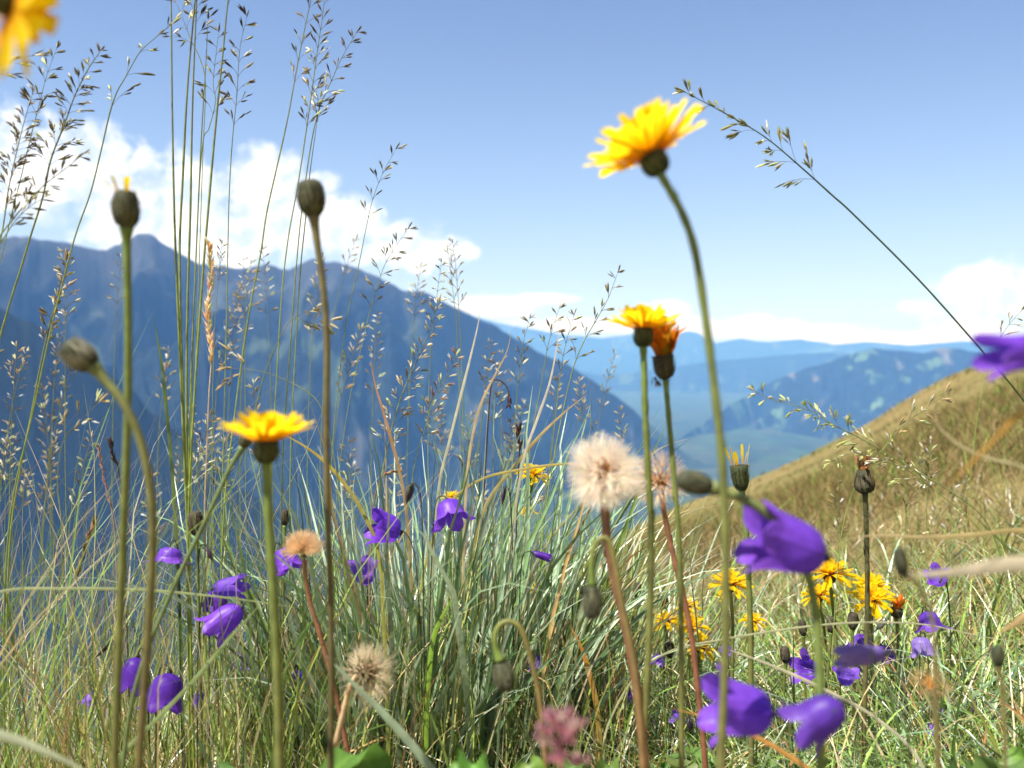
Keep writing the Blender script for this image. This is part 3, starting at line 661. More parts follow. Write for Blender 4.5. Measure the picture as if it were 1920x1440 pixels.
harebell('violet bell low in the right foreground with its mouth toward the left', (1446, 1338), .31, (-.97, .18, -.1), 122, 52, [(1458, 1340), (1480, 1360), (1500, 1420)], 203, .35, stem_px=4, split=.66)
harebell('blurred violet bell drooping down left at the lower right', (1578, 1318), .29, (-.75, -.62, .25), 104, 40, [(1590, 1314), (1602, 1330), (1610, 1420)], 204, .45, stem_px=4, split=.6, col=(.12, .045, .4))
harebell('flattened pale violet bell lying level above the low bells', (1662, 1226), .36, (-.99, -.04, -.1), 100, 24, [(1672, 1226), (1690, 1240), (1700, 1330)], 205, .1, squash=.5, col=(.24, .17, .5), stem_px=3)
harebell('bright violet bell leaning left above the grass tuft', (750, 998), .60, (-.92, .35, -.35), 58, 30, [(758, 998), (772, 1020), (782, 1080), (790, 1250)], 206, .3, col=(.17, .045, .6))
harebell('violet bell shown from above right of the drooping green bud', (838, 938), .62, (.25, -.75, -.45), 48, 28, [(832, 930), (818, 940), (812, 1000), (806, 1150)], 207, .5, col=(.19, .06, .62))
harebell('striped violet bell pointing right between the left grass stalks', (400, 1104), .58, (.97, .14, -.1), 62, 19, [(394, 1106), (380, 1120), (372, 1200), (370, 1330)], 208, .35, col=VL)
harebell('violet bell drooping down left just under the striped one', (452, 1138), .56, (-.74, -.6, -.25), 74, 27, [(458, 1132), (470, 1128), (480, 1160), (488, 1300)], 209, .35, col=(.2, .06, .6))
harebell('crumpled violet bell half hidden behind the drooping left pair', (412, 1106), .64, (-.2, -.9, -.3), 44, 24, [(410, 1098), (402, 1098), (394, 1150), (392, 1300)], 210, .5, col=(.15, .04, .48))
harebell('spread violet bell beside the far left reddish stem', (320, 1026), .62, (-.05, -.9, -.2), 30, 24, [(320, 1020), (328, 1014), (335, 1060), (338, 1250)], 211, .9, col=(.2, .07, .6))
harebell('violet bell just behind the golden domed seed head', (528, 1028), .62, (.35, -.85, -.2), 46, 26, [(524, 1020), (516, 1022), (512, 1080), (508, 1280)], 212, .5, col=(.19, .05, .58))
harebell('crumpled violet bell under the bright leaning one', (688, 1092), .66, (-.1, .85, -.4), 42, 22, [(688, 1098), (690, 1130), (696, 1260)], 213, .5, col=(.22, .09, .58))
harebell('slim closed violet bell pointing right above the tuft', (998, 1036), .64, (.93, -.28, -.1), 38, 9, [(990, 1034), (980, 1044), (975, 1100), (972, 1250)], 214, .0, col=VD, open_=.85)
harebell('dark violet bell hanging straight down behind the left reddish stem', (258, 1232), .54, (-.15, -.97, -.15), 66, 26, [(260, 1222), (268, 1216), (276, 1250), (280, 1400)], 215, .2, col=VD, stem_px=3)  # petals in the darker violet
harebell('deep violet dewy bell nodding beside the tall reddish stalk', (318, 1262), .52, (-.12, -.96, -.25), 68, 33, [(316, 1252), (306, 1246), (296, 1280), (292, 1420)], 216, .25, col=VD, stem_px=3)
lows = [
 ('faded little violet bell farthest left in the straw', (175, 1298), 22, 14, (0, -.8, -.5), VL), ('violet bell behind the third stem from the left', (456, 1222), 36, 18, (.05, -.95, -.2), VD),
 ('upper of two small violet bells near the red stem', (560, 1216), 34, 18, (0, -.95, -.3), VI), ('lower of two small violet bells near the red stem', (560, 1256), 30, 15, (.1, -.95, -.3), VL),
 ('pale violet bell low between the left stems', (372, 1296), 28, 11, (.1, -.95, 0), VL), ('pale crumpled violet bell on the right meadow', (1724, 1194), 36, 20, (.1, -.95, -.3), (.3, .2, .62)),
 ('dark violet bell with withered brown calyx on the right meadow', (1738, 1146), 36, 20, (.15, -.95, -.2), VI), ('highest violet bell of the right meadow, just below the pale straw blade', (1762, 1092), 30, 17, (-.45, .6, -.5), VI),
 ('two lobed violet bell left of the thick green stem', (1530, 1258), 38, 20, (-.8, .3, -.4), VI), ('violet bell right behind the thick green stem', (1584, 1282), 30, 17, (0, .9, -.3), VL),
 ('violet bell right behind the dark spent stem', (1622, 1190), 34, 20, (-.4, -.85, -.2), VI), ('pale violet bell tucked behind the flattened one', (1652, 1210), 34, 16, (.3, -.8, -.4), VL),
 ('small violet bell left of the squat yellow tipped bud', (1236, 1226), 22, 13, (-.2, -.9, -.2), VL), ('small violet bell between the two long flower stems at right', (1352, 1210), 24, 13, (.6, -.7, -.2), VL),
 ('faint violet bell behind the grass tuft', (1004, 1228), 28, 14, (.1, -.95, -.2), VL), ('tiny violet bell under the ragged seed head', (1764, 1328), 24, 13, (.2, -.9, -.3), VL),
 ('lowest tiny violet bell at the far right', (1746, 1356), 22, 11, (-.2, -.9, -.3), VI), ('small violet bell near the foot of the red brown stem', (1180, 1296), 22, 11, (0, -.95, -.2), VI),
 ('small violet bell at the foot of the smaller seed clock', (1320, 1370), 30, 11, (0, -.95, -.2), VI), ('small violet bell lying left of the lower right bells', (1268, 1330), 22, 11, (0, -.95, -.2), VL)]
for i, (lab, (x_, y_), L, Rm, ax, c) in enumerate(lows):
    rr = random.Random(300 + i); d = rr.uniform(.68, .86); dx = rr.choice((-1, 1)) * rr.uniform(6, 14)
    harebell(lab, (x_, y_), d, ax, L, Rm, [(x_ + dx * .4, y_ - 8), (x_ + dx, y_ - 2), (x_ + dx * 1.5, y_ + 50), (x_ + dx * 1.7, y_ + 120)], 300 + i, rr.uniform(.2, .8), c, sep=1.5)
# drooping green and dark bell buds
def bellbud(label, base_px, d, axis, L, W, pts, seed, col=(.05, .06, .03)):
    rng = random.Random(seed); u = d / F; path = stem_path([base_px] + pts, d); foot = path[-1]
    root = thing('harebell_bud', label, 'flower bud', foot, 'nodding harebell buds'); ax = cam2w(axis); b = path[0]
    add_stem(root, path, 1.3 * u, 1.6 * u, (.05, .045, .03), (.06, .08, .03), foot, n=6)
    mb = MB(); lens_shape(mb, b, ax, L * u, W * u * .5, col, 10, (.4, .9, 1, .85, .5, .05), (.06, .035, .07)); mb.build('bud', M_bract, root, origin=foot)
    mc = MB(); x, y, z = basis(ax)
    for k in range(5):
        a = 2 * PI * k / 5; out = math.cos(a) * x + math.sin(a) * y; p = [b + out * W * u * .3]; dr = nrm(out * 1.4 + ax * .5)
        for s in range(4): p.append(p[-1] + dr * L * u * .16); dr = nrm(dr + .3 * np.array([rng.uniform(-1, 1) for _ in range(3)]))
        ribbon(mc, p, [L * u * q for q in (.03, .03, .022, .012, .002)], nrm(np.cross(ax, out)), (.07, .08, .05))
    mc.build('sepals', M_bract, root, origin=foot)
bellbud('drooping dark green bell bud between the two bright violet bells', (772, 908), .60, (-.25, -.9, 0), 38, 24, [(778, 906), (788, 930), (792, 990), (795, 1200)], 401)
bellbud('dark bell bud hanging in the straw above the tuft', (946, 916), .66, (-.1, -1, 0), 34, 14, [(950, 912), (956, 930), (960, 1000), (962, 1150)], 402, (.05, .03, .06))
bellbud('purple black bell bud right of the spread violet bell', (388, 1026), .60, (.4, -.9, 0), 32, 14, [(384, 1022), (374, 1030), (372, 1100), (374, 1250)], 403, (.06, .03, .07))
bellbud('small dark bell bud near the hooked stem', (1086, 1096), .68, (.3, -.9, 0), 28, 12, [(1080, 1096), (1074, 1120), (1074, 1200), (1078, 1300)], 404)
bellbud('dark bell bud among the withered bells of the right meadow', (1644, 1180), .74, (.6, .6, 0), 28, 12, [(1636, 1190), (1632, 1230), (1630, 1330)], 405)
bellbud('slender bell bud low among the left straws', (203, 1206), .62, (-.6, -.7, 0), 36, 12, [(208, 1200), (216, 1210), (222, 1260), (226, 1400)], 406, (.09, .06, .07))
bellbud('dark bell bud far left of the hairy stem on the slope', (1292, 1345), .66, (.1, -1, 0), 26, 14, [(1296, 1338), (1304, 1346), (1308, 1400)], 407, (.03, .025, .04))
bellbud('brown withered bell bud beside the blurred right edge bud', (1828, 1312), .66, (-.2, -1, 0), 28, 12, [(1832, 1306), (1842, 1314), (1846, 1400)], 408, (.06, .04, .03))

# ------------------------------------------------------------------ seed grasses
def seed_grass(label, pts, d, pan, seed, sl=22, stem_px=2.0, spread=.6, dens=1.0, col=(.13, .10, .05), scol=((.16, .17, .07), (.34, .44, .08)), group=None, blen=1.0, pale=.25, one_side=0, name='seed_grass', d2=None):
    """pan: fraction of the stem (from the tip) carrying branches; sl: spikelet length in photo pixels"""
    rng = random.Random(seed); u = d / F
    path = stem_path(pts, d if d2 is None else [d + (d2 - d) * i / (len(pts) - 1) for i in range(len(pts))], n=8); foot = path[-1]
    root = thing(name, label, 'grass stalk', foot, group)
    mb = MB(); n = len(path); rad = [stem_px * u * .5 * (.35 + .65 * min(1, i / (n * .35))) for i in range(n)]
    tube(mb, path, rad, scol[0], 5, scol[1]); mb.build('stalk', M_stem, root, origin=foot)
    seg = [np.linalg.norm(path[i + 1] - path[i]) for i in range(n - 1)]; cum = np.concatenate([[0], np.cumsum(seg)])
    vis = np.linalg.norm(at(*pts[0], d) - at(*pts[-1], d)); Lp = pan * u
    mp = MB(); s = 0.0; sd = rng.choice((-1, 1)); step = sl * u * .85 / dens
    def pos(s_):
        i = min(n - 2, int(np.searchsorted(cum, s_, 'right') - 1)); f = (s_ - cum[i]) / seg[i]; return path[i] + (path[i + 1] - path[i]) * f, nrm(path[i] - path[i + 1])
    def spk(p, dr, k=1.0):
        c = col if rng.random() > pale else tuple(q for q in rng.choice([(.46, .42, .34), (.34, .30, .21), (.26, .27, .13)]))
        kk_ = rng.uniform(.6, 1.4); c = tuple(min(.8, q * e_ * kk_) for q, e_ in zip(c, (2.0, 2.1, 2.1))); L = sl * u * rng.uniform(.75, 1.15) * k
        lens_shape(mp, p, dr, L, L * .115, c, 4, (.3, .9, 1, .6, .06), tuple(q * 1.25 for q in c))
        if rng.random() < .8:
            d3 = nrm(dr + .28 * np.array([rng.uniform(-1, 1) for _ in range(3)])); lens_shape(mp, p + dr * L * .25, d3, L * .72, L * .095, c, 4, (.3, .9, .9, .5, .05))
    spk(path[0], pos(0)[1])
    while s < Lp:
        p, t = pos(s); f = s / Lp
        bl = blen * sl * u * (.35 + 3.0 * f * rng.uniform(.5, 1.1)) * (1.0 if f < .85 else .9)
        for q in range(2 if f > .3 else 1):
            sd = -sd if not one_side else one_side
            out = nrm(RT * sd * rng.uniform(.5, 1) + UP * rng.uniform(-.1, .35) + FWD * rng.uniform(-.8, .8)); out = nrm(out - t * np.dot(out, t))
            dr = nrm(t + out * spread * rng.uniform(.5, 1.3)); m_ = 6; bp = [p]; dd = dr
            for k in range(m_): bp.append(bp[-1] + dd * bl / m_); dd = nrm(dd + out * .06 + np.array([0, 0, -.05]) + .06 * np.array([rng.uniform(-1, 1) for _ in range(3)]))
            tube(mp, bp, .38 * u, (.16, .13, .07), 3)
            ns = max(1, int(bl / (sl * u * .55) * dens)); spk(bp[-1], dd)
            for j in range(ns):
                g = rng.uniform(.35, .95); bi = bp[int(g * m_)]
                d4 = nrm(dd + .5 * np.array([rng.uniform(-1, 1), rng.uniform(-1, 1), rng.uniform(-.6, 1)])); e = bi + d4 * sl * u * .25
                tube(mp, [bi, e], .3 * u, (.16, .13, .07), 3); spk(e, d4, .9)
        s += step * rng.uniform(.7, 1.3) * (.8 + 2.2 * f)
    mp.build('seed_head', M_seed, root, origin=foot); return root
DK = (.075, .06, .035)
seed_grass('long arching grass with drooping seed head, alone in the sky at right', [(1287, 174), (1345, 205), (1430, 254), (1500, 312), (1560, 366), (1600, 402), (1720, 522), (1830, 645), (1920, 752), (2010, 880), (2060, 1100)], .62, 330, 501, 25, 3.6, .6, 1.25, (.14, .13, .05), scol=((.06, .10, .035), (.05, .09, .03)), blen=.75)
tb = 'tall straight grass stalks at the left'
seed_grass('leftmost of the tall straight stalks leaving the top of the picture', [(318, -150), (321, 0), (323, 200), (327, 400), (333, 560), (341, 750), (350, 960)], .62, 160, 502, 20, 4.6, .5, 1, DK, group=tb)
seed_grass('second tall straight stalk from the left, bending right at its top', [(378, -140), (366, 0), (352, 160), (343, 330), (337, 480), (342, 700), (351, 960)], .63, 170, 503, 20, 4.6, .5, 1, DK, group=tb)
seed_grass('third tall straight stalk, almost vertical in the left bunch', [(374, -120), (368, 20), (361, 200), (357, 400), (352, 560), (350, 750), (352, 960)], .64, 180, 504, 20, 4.6, .5, 1, DK, group=tb)
seed_grass('short topped stalk of the left bunch ending just below the frame edge', [(390, 36), (386, 120), (378, 250), (372, 380), (366, 520), (358, 720), (353, 960)], .64, 5, 505, 20, 3.0, .4, .6, DK, group=tb)
seed_grass('rightmost tall stalk of the left bunch, leaning right at the top', [(444, -100), (428, 0), (418, 100), (404, 240), (390, 400), (380, 520), (365, 740), (354, 960)], .62, 150, 506, 22, 4.6, .5, 1, (.06, .06, .04), group=tb)
seed_grass('slim seeded grass just right of the left stalk bunch', [(463, 32), (450, 90), (444, 180), (436, 260), (430, 360), (427, 480), (424, 640), (420, 800), (415, 1000)], .68, 230, 507, 20, 2.2, .5, 1, DK, blen=.6)
seed_grass('dark seeded grass woven through the left stalk bunch', [(410, 60), (400, 150), (404, 190), (392, 240), (380, 270), (370, 420), (362, 640), (356, 960)], .66, 170, 508, 20, 2.0, .6, 1.1, (.07, .06, .04), blen=.7)
seed_grass('dark drooping spikelets between the second and fifth left stalks', [(330, 5), (345, 40), (358, 75), (375, 110), (385, 160), (380, 300), (370, 600), (358, 960)], .66, 120, 509, 25, 1.8, .7, .9, (.07, .06, .04))
seed_grass('dense seeded grass touching the top edge, left of centre', [(612, -60), (606, 20), (596, 90), (585, 170), (572, 260), (558, 350), (540, 450), (528, 560), (516, 760), (505, 960)], .64, 330, 510, 17, 2.6, .55, 1.3, (.11, .085, .045), blen=.75)
seed_grass('leaning seeded grass crossing the dense one near the top edge', [(600, -70), (583, 0), (560, 110), (540, 220), (520, 310), (500, 400), (488, 480), (465, 600), (440, 780), (420, 960)], .62, 280, 511, 18, 3.2, .5, .8, (.11, .085, .045), blen=.7)
seed_grass('open seeded grass reaching right near the top edge', [(668, 62), (640, 110), (622, 150), (600, 200), (585, 260), (570, 360), (558, 470), (545, 640), (530, 860)], .66, 200, 512, 17, 2.4, .55, 1, (.12, .09, .05), blen=.7)
seed_grass('bare tipped thin stalk right of the dense seeded grass', [(601, 182), (590, 260), (580, 335), (572, 420), (564, 500), (555, 640), (545, 860)], .66, 60, 513, 18, 2.4, .4, .7, DK)
seed_grass('arching seeded grass whose branches touch the leftmost tall stalk', [(324, 44), (290, 72), (262, 98), (235, 145), (218, 175), (205, 215), (190, 280), (170, 360), (145, 430), (128, 490), (95, 620), (60, 780), (20, 960)], .60, 250, 514, 22, 2.8, .75, .7, (.10, .085, .045), blen=1.0)
seed_grass('bushy seeded grass leaning right in front of the left cloud', [(188, 96), (165, 130), (140, 180), (120, 235), (95, 300), (80, 370), (58, 440), (40, 500), (15, 580), (-10, 680)], .58, 250, 515, 17, 3.6, .75, 1.8, (.10, .08, .04), blen=.9)
seed_grass('bushy seeded grass spilling over the left edge below the yellow petals', [(60, 178), (45, 230), (30, 290), (15, 360), (5, 430), (-20, 560), (-40, 800)], .56, 240, 516, 16, 2.6, .9, 2.0, (.12, .09, .05), blen=1.2)
seed_grass('thin upright grass tuft tip left of the bushy ones', [(106, 92), (88, 140), (75, 190), (62, 240), (40, 330), (15, 430), (-20, 600)], .60, 150, 517, 20, 1.8, .5, 1, DK, blen=.6)
seed_grass('curved heavy grass head sweeping in from the left edge', [(155, 290), (120, 318), (85, 345), (55, 375), (25, 410), (-10, 460), (-50, 560), (-80, 800)], .50, 190, 518, 22, 2.8, .35, 1.5, (.09, .08, .03), blen=.35)
seed_grass('second curved grass head below the sweeping one at left edge', [(84, 370), (55, 388), (28, 415), (5, 450), (-30, 510), (-60, 700)], .50, 120, 519, 22, 2.4, .3, 1.4, (.09, .08, .03), blen=.3)
seed_grass('small seed spray poking in at the left edge under the yellow petals', [(66, 104), (40, 108), (18, 118), (-5, 128), (-50, 190), (-70, 400)], .52, 110, 520, 22, 2, .6, 1, DK, blen=.8)
seed_grass('low drooping grass spray overlapping the right mountain', [(1416, 733), (1450, 750), (1515, 768), (1560, 795), (1610, 820), (1660, 848), (1720, 885), (1780, 920), (1850, 980), (1890, 1100)], .60, 330, 521, 18, 2.2, .8, 1.3, (.24, .25, .09), blen=1.0, pale=.45, scol=((.2, .25, .09), (.18, .24, .07)))
seed_grass('fine drooping grass spray in front of the brown slope, lower one', [(1556, 868), (1600, 850), (1650, 862), (1700, 880), (1760, 925), (1840, 1000), (1870, 1120)], .62, 230, 522, 16, 1.8, .8, 1.2, (.25, .25, .1), blen=1.1, pale=.5)
seed_grass('grass spray crossing the edge of the slope at right', [(1770, 740), (1730, 770), (1690, 800), (1650, 850), (1610, 900), (1580, 990), (1565, 1150)], .72, 150, 523, 20, 1.8, .6, 1, (.26, .19, .1), blen=.6, pale=.5)
seed_grass('pale grass spray at the crest of the slope near the right edge', [(1918, 580), (1895, 605), (1872, 640), (1850, 700), (1830, 800), (1815, 960)], .70, 90, 524, 15, 1.5, .6, .9, (.25, .2, .1), blen=.6, pale=.5)
seed_grass('tall thin seeded grass left of the bowl shaped hawkbit', [(1158, 512), (1140, 560), (1118, 600), (1095, 640), (1075, 690), (1058, 760), (1040, 850), (1020, 980)], .74, 200, 525, 18, 2.2, .5, .9, (.15, .12, .06), blen=.6)
seed_grass('seeded grass rising at the middle right of the straws', [(1048, 580), (1035, 620), (1025, 660), (1015, 720), (1000, 800), (985, 920)], .76, 110, 526, 17, 1.8, .5, .9, (.14, .11, .06), blen=.6)
seed_grass('seeded grass with purple tinged head before the distant valley', [(1076, 592), (1062, 640), (1052, 690), (1044, 760), (1034, 850), (1020, 960)], .78, 130, 527, 16, 1.8, .4, 1, (.15, .11, .07), blen=.45)
seed_grass('narrow seeded grass between the pale straws', [(993, 598), (982, 640), (974, 690), (968, 760), (962, 860), (955, 980)], .80, 130, 528, 15, 1.6, .4, 1, (.15, .12, .07), blen=.45)
seed_grass('bushy pale seeded grass in the middle of the blue slope', [(822, 566), (805, 620), (780, 680), (758, 730), (738, 790), (718, 880), (700, 980)], .78, 300, 529, 16, 2.4, .6, 1.5, (.24, .18, .1), blen=.8, pale=.5)
seed_grass('reddish seeded grass right of the bushy pale one', [(855, 668), (835, 710), (810, 760), (795, 810), (780, 860), (765, 960)], .78, 180, 530, 16, 1.8, .6, 1.3, (.22, .13, .09), blen=.7, pale=.4)
seed_grass('slender seeded grass rising above the cloud right of the dark bud', [(742, 280), (720, 320), (700, 370), (688, 420), (672, 500), (650, 600), (630, 760), (620, 900)], .74, 150, 531, 18, 1.6, .55, .9, DK, blen=.6)
seed_grass('seeded grass with scattered spikelets where cloud meets ridge', [(764, 430), (740, 465), (720, 500), (700, 560), (680, 640), (650, 780), (630, 950)], .78, 170, 532, 16, 1.5, .7, 1, (.14, .11, .06), blen=.8)
seed_grass('curving seeded grass in front of the long tan streak', [(620, 600), (580, 610), (545, 600), (500, 690), (470, 800), (440, 900), (400, 1000)], .6, 90, 533, 26, 2.4, .8, 1, (.2, .16, .08), pale=.4, scol=((.2, .26, .1), (.2, .26, .1)), blen=.8)
seed_grass('seeded grass with two bent branches above the flat yellow flower', [(432, 690), (480, 694), (520, 706), (560, 725), (600, 760), (625, 850), (640, 980)], .6, 60, 534, 24, 1.8, .5, 1, (.2, .15, .08), pale=.4)
seed_grass('brown headed leaning grass near the far left middle', [(124, 488), (115, 540), (95, 600), (75, 690), (58, 780), (40, 870), (20, 1000)], .64, 180, 535, 18, 3, .35, 1.6, (.14, .10, .05), blen=.4)
seed_grass('branchy seed grass below the pale furry bud', [(185, 755), (150, 790), (118, 830), (108, 900), (115, 980), (120, 1150)], .56, 110, 536, 24, 2, .8, .7, (.25, .2, .1), pale=.4, blen=1)
def spike_grass(label, pts, d, ln, seed, col, wpx=16, awn=1.0):
    rng = random.Random(seed); u = d / F; path = stem_path(pts, d, n=10); foot = path[-1]; root = thing('spike_grass', label, 'grass stalk', foot)
    mb = MB(); tube(mb, path, 1.3 * u, tuple(q * .7 for q in col), 5); mb.build('stalk', M_stem, root, origin=foot); mp = MB(); acc = 0
    for i in range(len(path) - 1):
        sg = np.linalg.norm(path[i + 1] - path[i]); t = nrm(path[i] - path[i + 1]); k = int(sg / (u * 3)) + 1
        for j in range(k):
            if acc > ln * u: break
            acc += sg / k; p = path[i] + (path[i + 1] - path[i]) * j / k; out = np.array([rng.uniform(-1, 1) for _ in range(3)]); out = nrm(out - t * np.dot(out, t))
            dr = nrm(t + out * .45); c = tuple(q * rng.uniform(.8, 1.25) for q in col); L = wpx * u * rng.uniform(.8, 1.3); lens_shape(mp, p, dr, L, L * .16, c, 4, (.3, 1, .8, .05))
            if awn: e = p + dr * L * (1 + awn * rng.uniform(.4, 1)); s2 = np.cross(dr, FWD) * u * .35; mp.add([p + dr * L * .8 - s2, p + dr * L * .8 + s2, e], [(0, 1, 2)], c)
    mp.build('spike', M_seed, root, origin=foot)
spike_grass('golden bristly grass spike right of the tall stalk bunch', [(392, 458), (396, 520), (390, 590), (397, 660), (392, 740), (388, 840), (384, 960)], .60, 230, 601, (.85, .66, .4), 15)
spike_grass('pinkish narrow grass spike at lower left', [(184, 836), (190, 870), (200, 920), (212, 970), (218, 1060), (222, 1200)], .66, 120, 602, (.5, .34, .3), 9, 0)
spike_grass('dark slim sedge spike left of the far left stem', [(206, 828), (214, 860), (222, 880), (232, 960), (236, 1100)], .7, 50, 603, (.08, .05, .04), 12, 0)
spike_grass('dark tipped sedge in the middle straws, upper', [(972, 806), (974, 840), (972, 900), (968, 1000)], .74, 40, 604, (.10, .05, .04), 15, 0)
spike_grass('drooping brown sedge tip between the pale straws', [(954, 756), (955, 742), (948, 722), (930, 712), (920, 730), (912, 850), (905, 980)], .74, 20, 605, (.12, .06, .05), 12, 0)
spike_grass('reddish bristly spike low at left against the dark valley', [(178, 975), (165, 1010), (150, 1060), (140, 1120), (130, 1230), (125, 1350)], .7, 120, 606, (.35, .22, .12), 14)
spike_grass('tan grass spike curling low in the middle', [(746, 882), (725, 888), (712, 902), (700, 950), (695, 1050)], .74, 30, 607, (.5, .32, .18), 12, 0)
# background seed grasses nobody can tell apart
rb = random.Random(77)
bg_tips = []
for k in range(46):
    bg_tips.append((rb.uniform(-60, 900), rb.uniform(440, 900), 'left'))
for k in range(14): bg_tips.append((rb.uniform(900, 1200), rb.uniform(640, 900), 'mid'))
for k in range(20): bg_tips.append((rb.uniform(1230, 1900), rb.uniform(760, 1130), 'right'))
LM = [('tallest yellow hawkbit', 1205, 260), ('dark upright bud before the cloud', 581, 375), ('bud with two stray petals', 236, 390), ('pale furry bud', 150, 668), ('flat yellow hawkbit', 497, 810), ('bowl shaped hawkbit', 1205, 600),
      ('large seed clock', 1134, 888), ('smaller seed clock', 1238, 903), ('sideways bud', 1300, 903), ('largest violet bell', 1470, 1000), ('dark spent hawkbit', 1620, 890), ('half closed hairy hawkbit', 1385, 890), ('stacked yellow pair', 1632, 1110),
      ('golden bristly spike', 392, 600), ('tall pale straw', 895, 620), ('tall straight stalk bunch', 350, 750), ('bushy pale seed grass', 780, 690), ('drooping green bell bud', 770, 920), ('bright leaning violet bell', 720, 980), ('wide yellow hawkbit', 1553, 1072),
      ('reddish tipped straw', 700, 700), ('right edge violet bell', 1880, 675), ('broad straw blade', 1800, 1070), ('drooping grass spray', 1530, 780), ('golden domed seed head', 568, 1030), ('small leaning hawkbit in the straws', 1003, 885), ('yellow cluster on the slope', 1280, 1180),
      ('far left branchy seed grass', 118, 830), ('second pale straw', 1040, 650), ('spread violet bell', 320, 1040), ('curving tan blade', 1800, 835), ('wilted orange hawkbit', 1243, 670)]
bg_used = set()
for k, (x_, y_, z_) in enumerate(bg_tips):
    if z_ == 'right': y_ = max(y_, 1560 - .465 * x_ + rb.uniform(-90, 160))
    ln_ = rb.uniform(80, 160); lean = rb.uniform(-.35, .15); d = rb.uniform(.8, 1.35)
    pc = (.17, .12, .06) if z_ == 'right' else (.26, .19, .1) if rb.random() < .5 else (.15, .11, .06)
    lab_ = None
    for nm, lx_, ly_ in sorted(LM, key=lambda q: math.hypot(q[1] - x_, q[2] - y_)):
        dx_, dy_ = x_ - lx_, y_ - ly_
        w_ = (('just ' if abs(dx_) < 70 else '') + ('left' if dx_ < 0 else 'right') + ' of') if abs(dx_) > abs(dy_) else ('higher than' if dy_ < 0 else 'lower than')
        lab_ = '%s seed head with tip %s the %s' % ('pale' if pc[0] > .2 else 'brown', w_, nm)
        if lab_ not in bg_used: break
    bg_used.add(lab_)
    hh = rb.uniform(320, 460) if z_ != 'right' else rb.uniform(200, 300)
    seed_grass(lab_, [(x_, y_), (x_ + lean * 60, y_ + 60), (x_ + lean * 130 , y_ + hh * .4), (x_ + lean * 170, y_ + hh * .7), (x_ + lean * 190, y_ + hh)], d, ln_, 700 + k, rb.uniform(10, 15), 1.6, rb.uniform(.35, .7), rb.uniform(.8, 1.3), pc,
               group='background seed grasses', blen=rb.uniform(.5, .9), pale=.2 if z_ == 'right' else .5)

# ------------------------------------------------------------------ single blades and straws
def blade(label, pts, d, wpx, col, col2=None, name='long_straw', cat='grass', ground=True, fold=.25, m=None, face=0.0, d2=None):
    ds = [d + ((d2 or d) - d) * i / (len(pts) - 1) for i in range(len(pts))]
    u = d / F; path = stem_path(pts, ds, n=8) if ground else crom([at(a, b, dd) for (a, b), dd in zip(pts, ds)], 8)
    foot = path[-1]; L = len(path); W = [wpx * u * .5 * min(1, .08 + 3.2 * i / L) for i in range(L)]
    mb = MB(); T = nrm(path[0] - path[min(L - 1, 8)]); side = nrm(np.cross(T, FWD) * math.cos(face) + FWD * math.sin(face))
    ribbon(mb, path, W, side, col, fold, col2)
    o = mb.build(name, m or M_blade, None, origin=foot); o['label'] = label; o['category'] = cat; o['kind'] = 'thing'; return o
STR = (.55, .44, .26); GL = (.22, .30, .17); DG = (.10, .17, .04)
blade('tall pale straw with a fine white tip before the blue slope', [(905, 556), (896, 610), (882, 670), (862, 750), (842, 830), (825, 900), (815, 1000)], .68, 5, (.75, .68, .52), (.25, .3, .12))
blade('second pale straw, leaning between thin seed grasses', [(1050, 592), (1044, 650), (1030, 720), (1006, 790), (985, 850), (970, 930), (955, 1050)], .68, 5, (.75, .66, .55), (.35, .33, .15))
blade('bent brown straw with a slanting tip left of the pale straws', [(960, 618), (950, 660), (930, 700), (905, 750), (890, 800), (878, 870), (872, 960)], .68, 5, (.5, .36, .2), STR)
blade('reddish tipped straw rising left of the middle', [(695, 676), (703, 720), (718, 770), (735, 830), (748, 880), (762, 960), (770, 1080)], .66, 6, (.45, .2, .1), (.3, .3, .12))
blade('tan curved blade sweeping down to the right edge', [(1750, 780), (1765, 805), (1800, 835), (1850, 858), (1920, 878), (2000, 930), (2060, 1080)], .34, 7, (.5, .42, .24), (.3, .3, .12))
blade('broad blurred straw coloured blade reaching in from the right edge', [(1705, 1078), (1760, 1076), (1830, 1068), (1920, 1058), (2040, 1080), (2120, 1250)], .25, 30, (.62, .54, .38))
blade('thin tan blade lying level above the broad blurred one', [(1585, 1010), (1650, 1004), (1740, 1008), (1830, 1003), (1940, 1000), (2060, 1080)], .42, 9, (.5, .4, .22), (.4, .3, .05))
blade('orange tan blade slanting in from the lower right edge', [(1870, 1190), (1900, 1172), (1940, 1150), (2010, 1160), (2050, 1300)], .36, 18, (.6, .42, .2))
blade('long pale green blade lying nearly level at lower left', [(560, 1140), (480, 1128), (380, 1116), (260, 1106), (120, 1104), (0, 1110), (-100, 1160)], .50, 6, (.3, .36, .14), (.4, .42, .25))
blade('thick pale blade crossing the bottom left corner', [(190, 1470), (140, 1436), (80, 1408), (20, 1385), (-60, 1368), (-130, 1400), (-150, 1500)], .30, 18, (.42, .46, .30))
blade('long slanting green blade crossing the left reddish stem', [(500, 1120), (455, 1170), (417, 1213), (360, 1280), (300, 1343), (213, 1440)], .46, 8, (.26, .34, .13))
blade('curved yellow green blade above the flat yellow flower leaning right', [(520, 810), (560, 830), (600, 858), (640, 900), (680, 960), (710, 1040), (720, 1180)], .6, 7, (.5, .35, .05), (.2, .28, .07))
blade('arched straw from the middle pointing to the left', [(1235, 875), (1150, 870), (1060, 870), (980, 880), (900, 900), (840, 950), (800, 1050)], .68, 5, (.55, .38, .1), (.3, .33, .1))
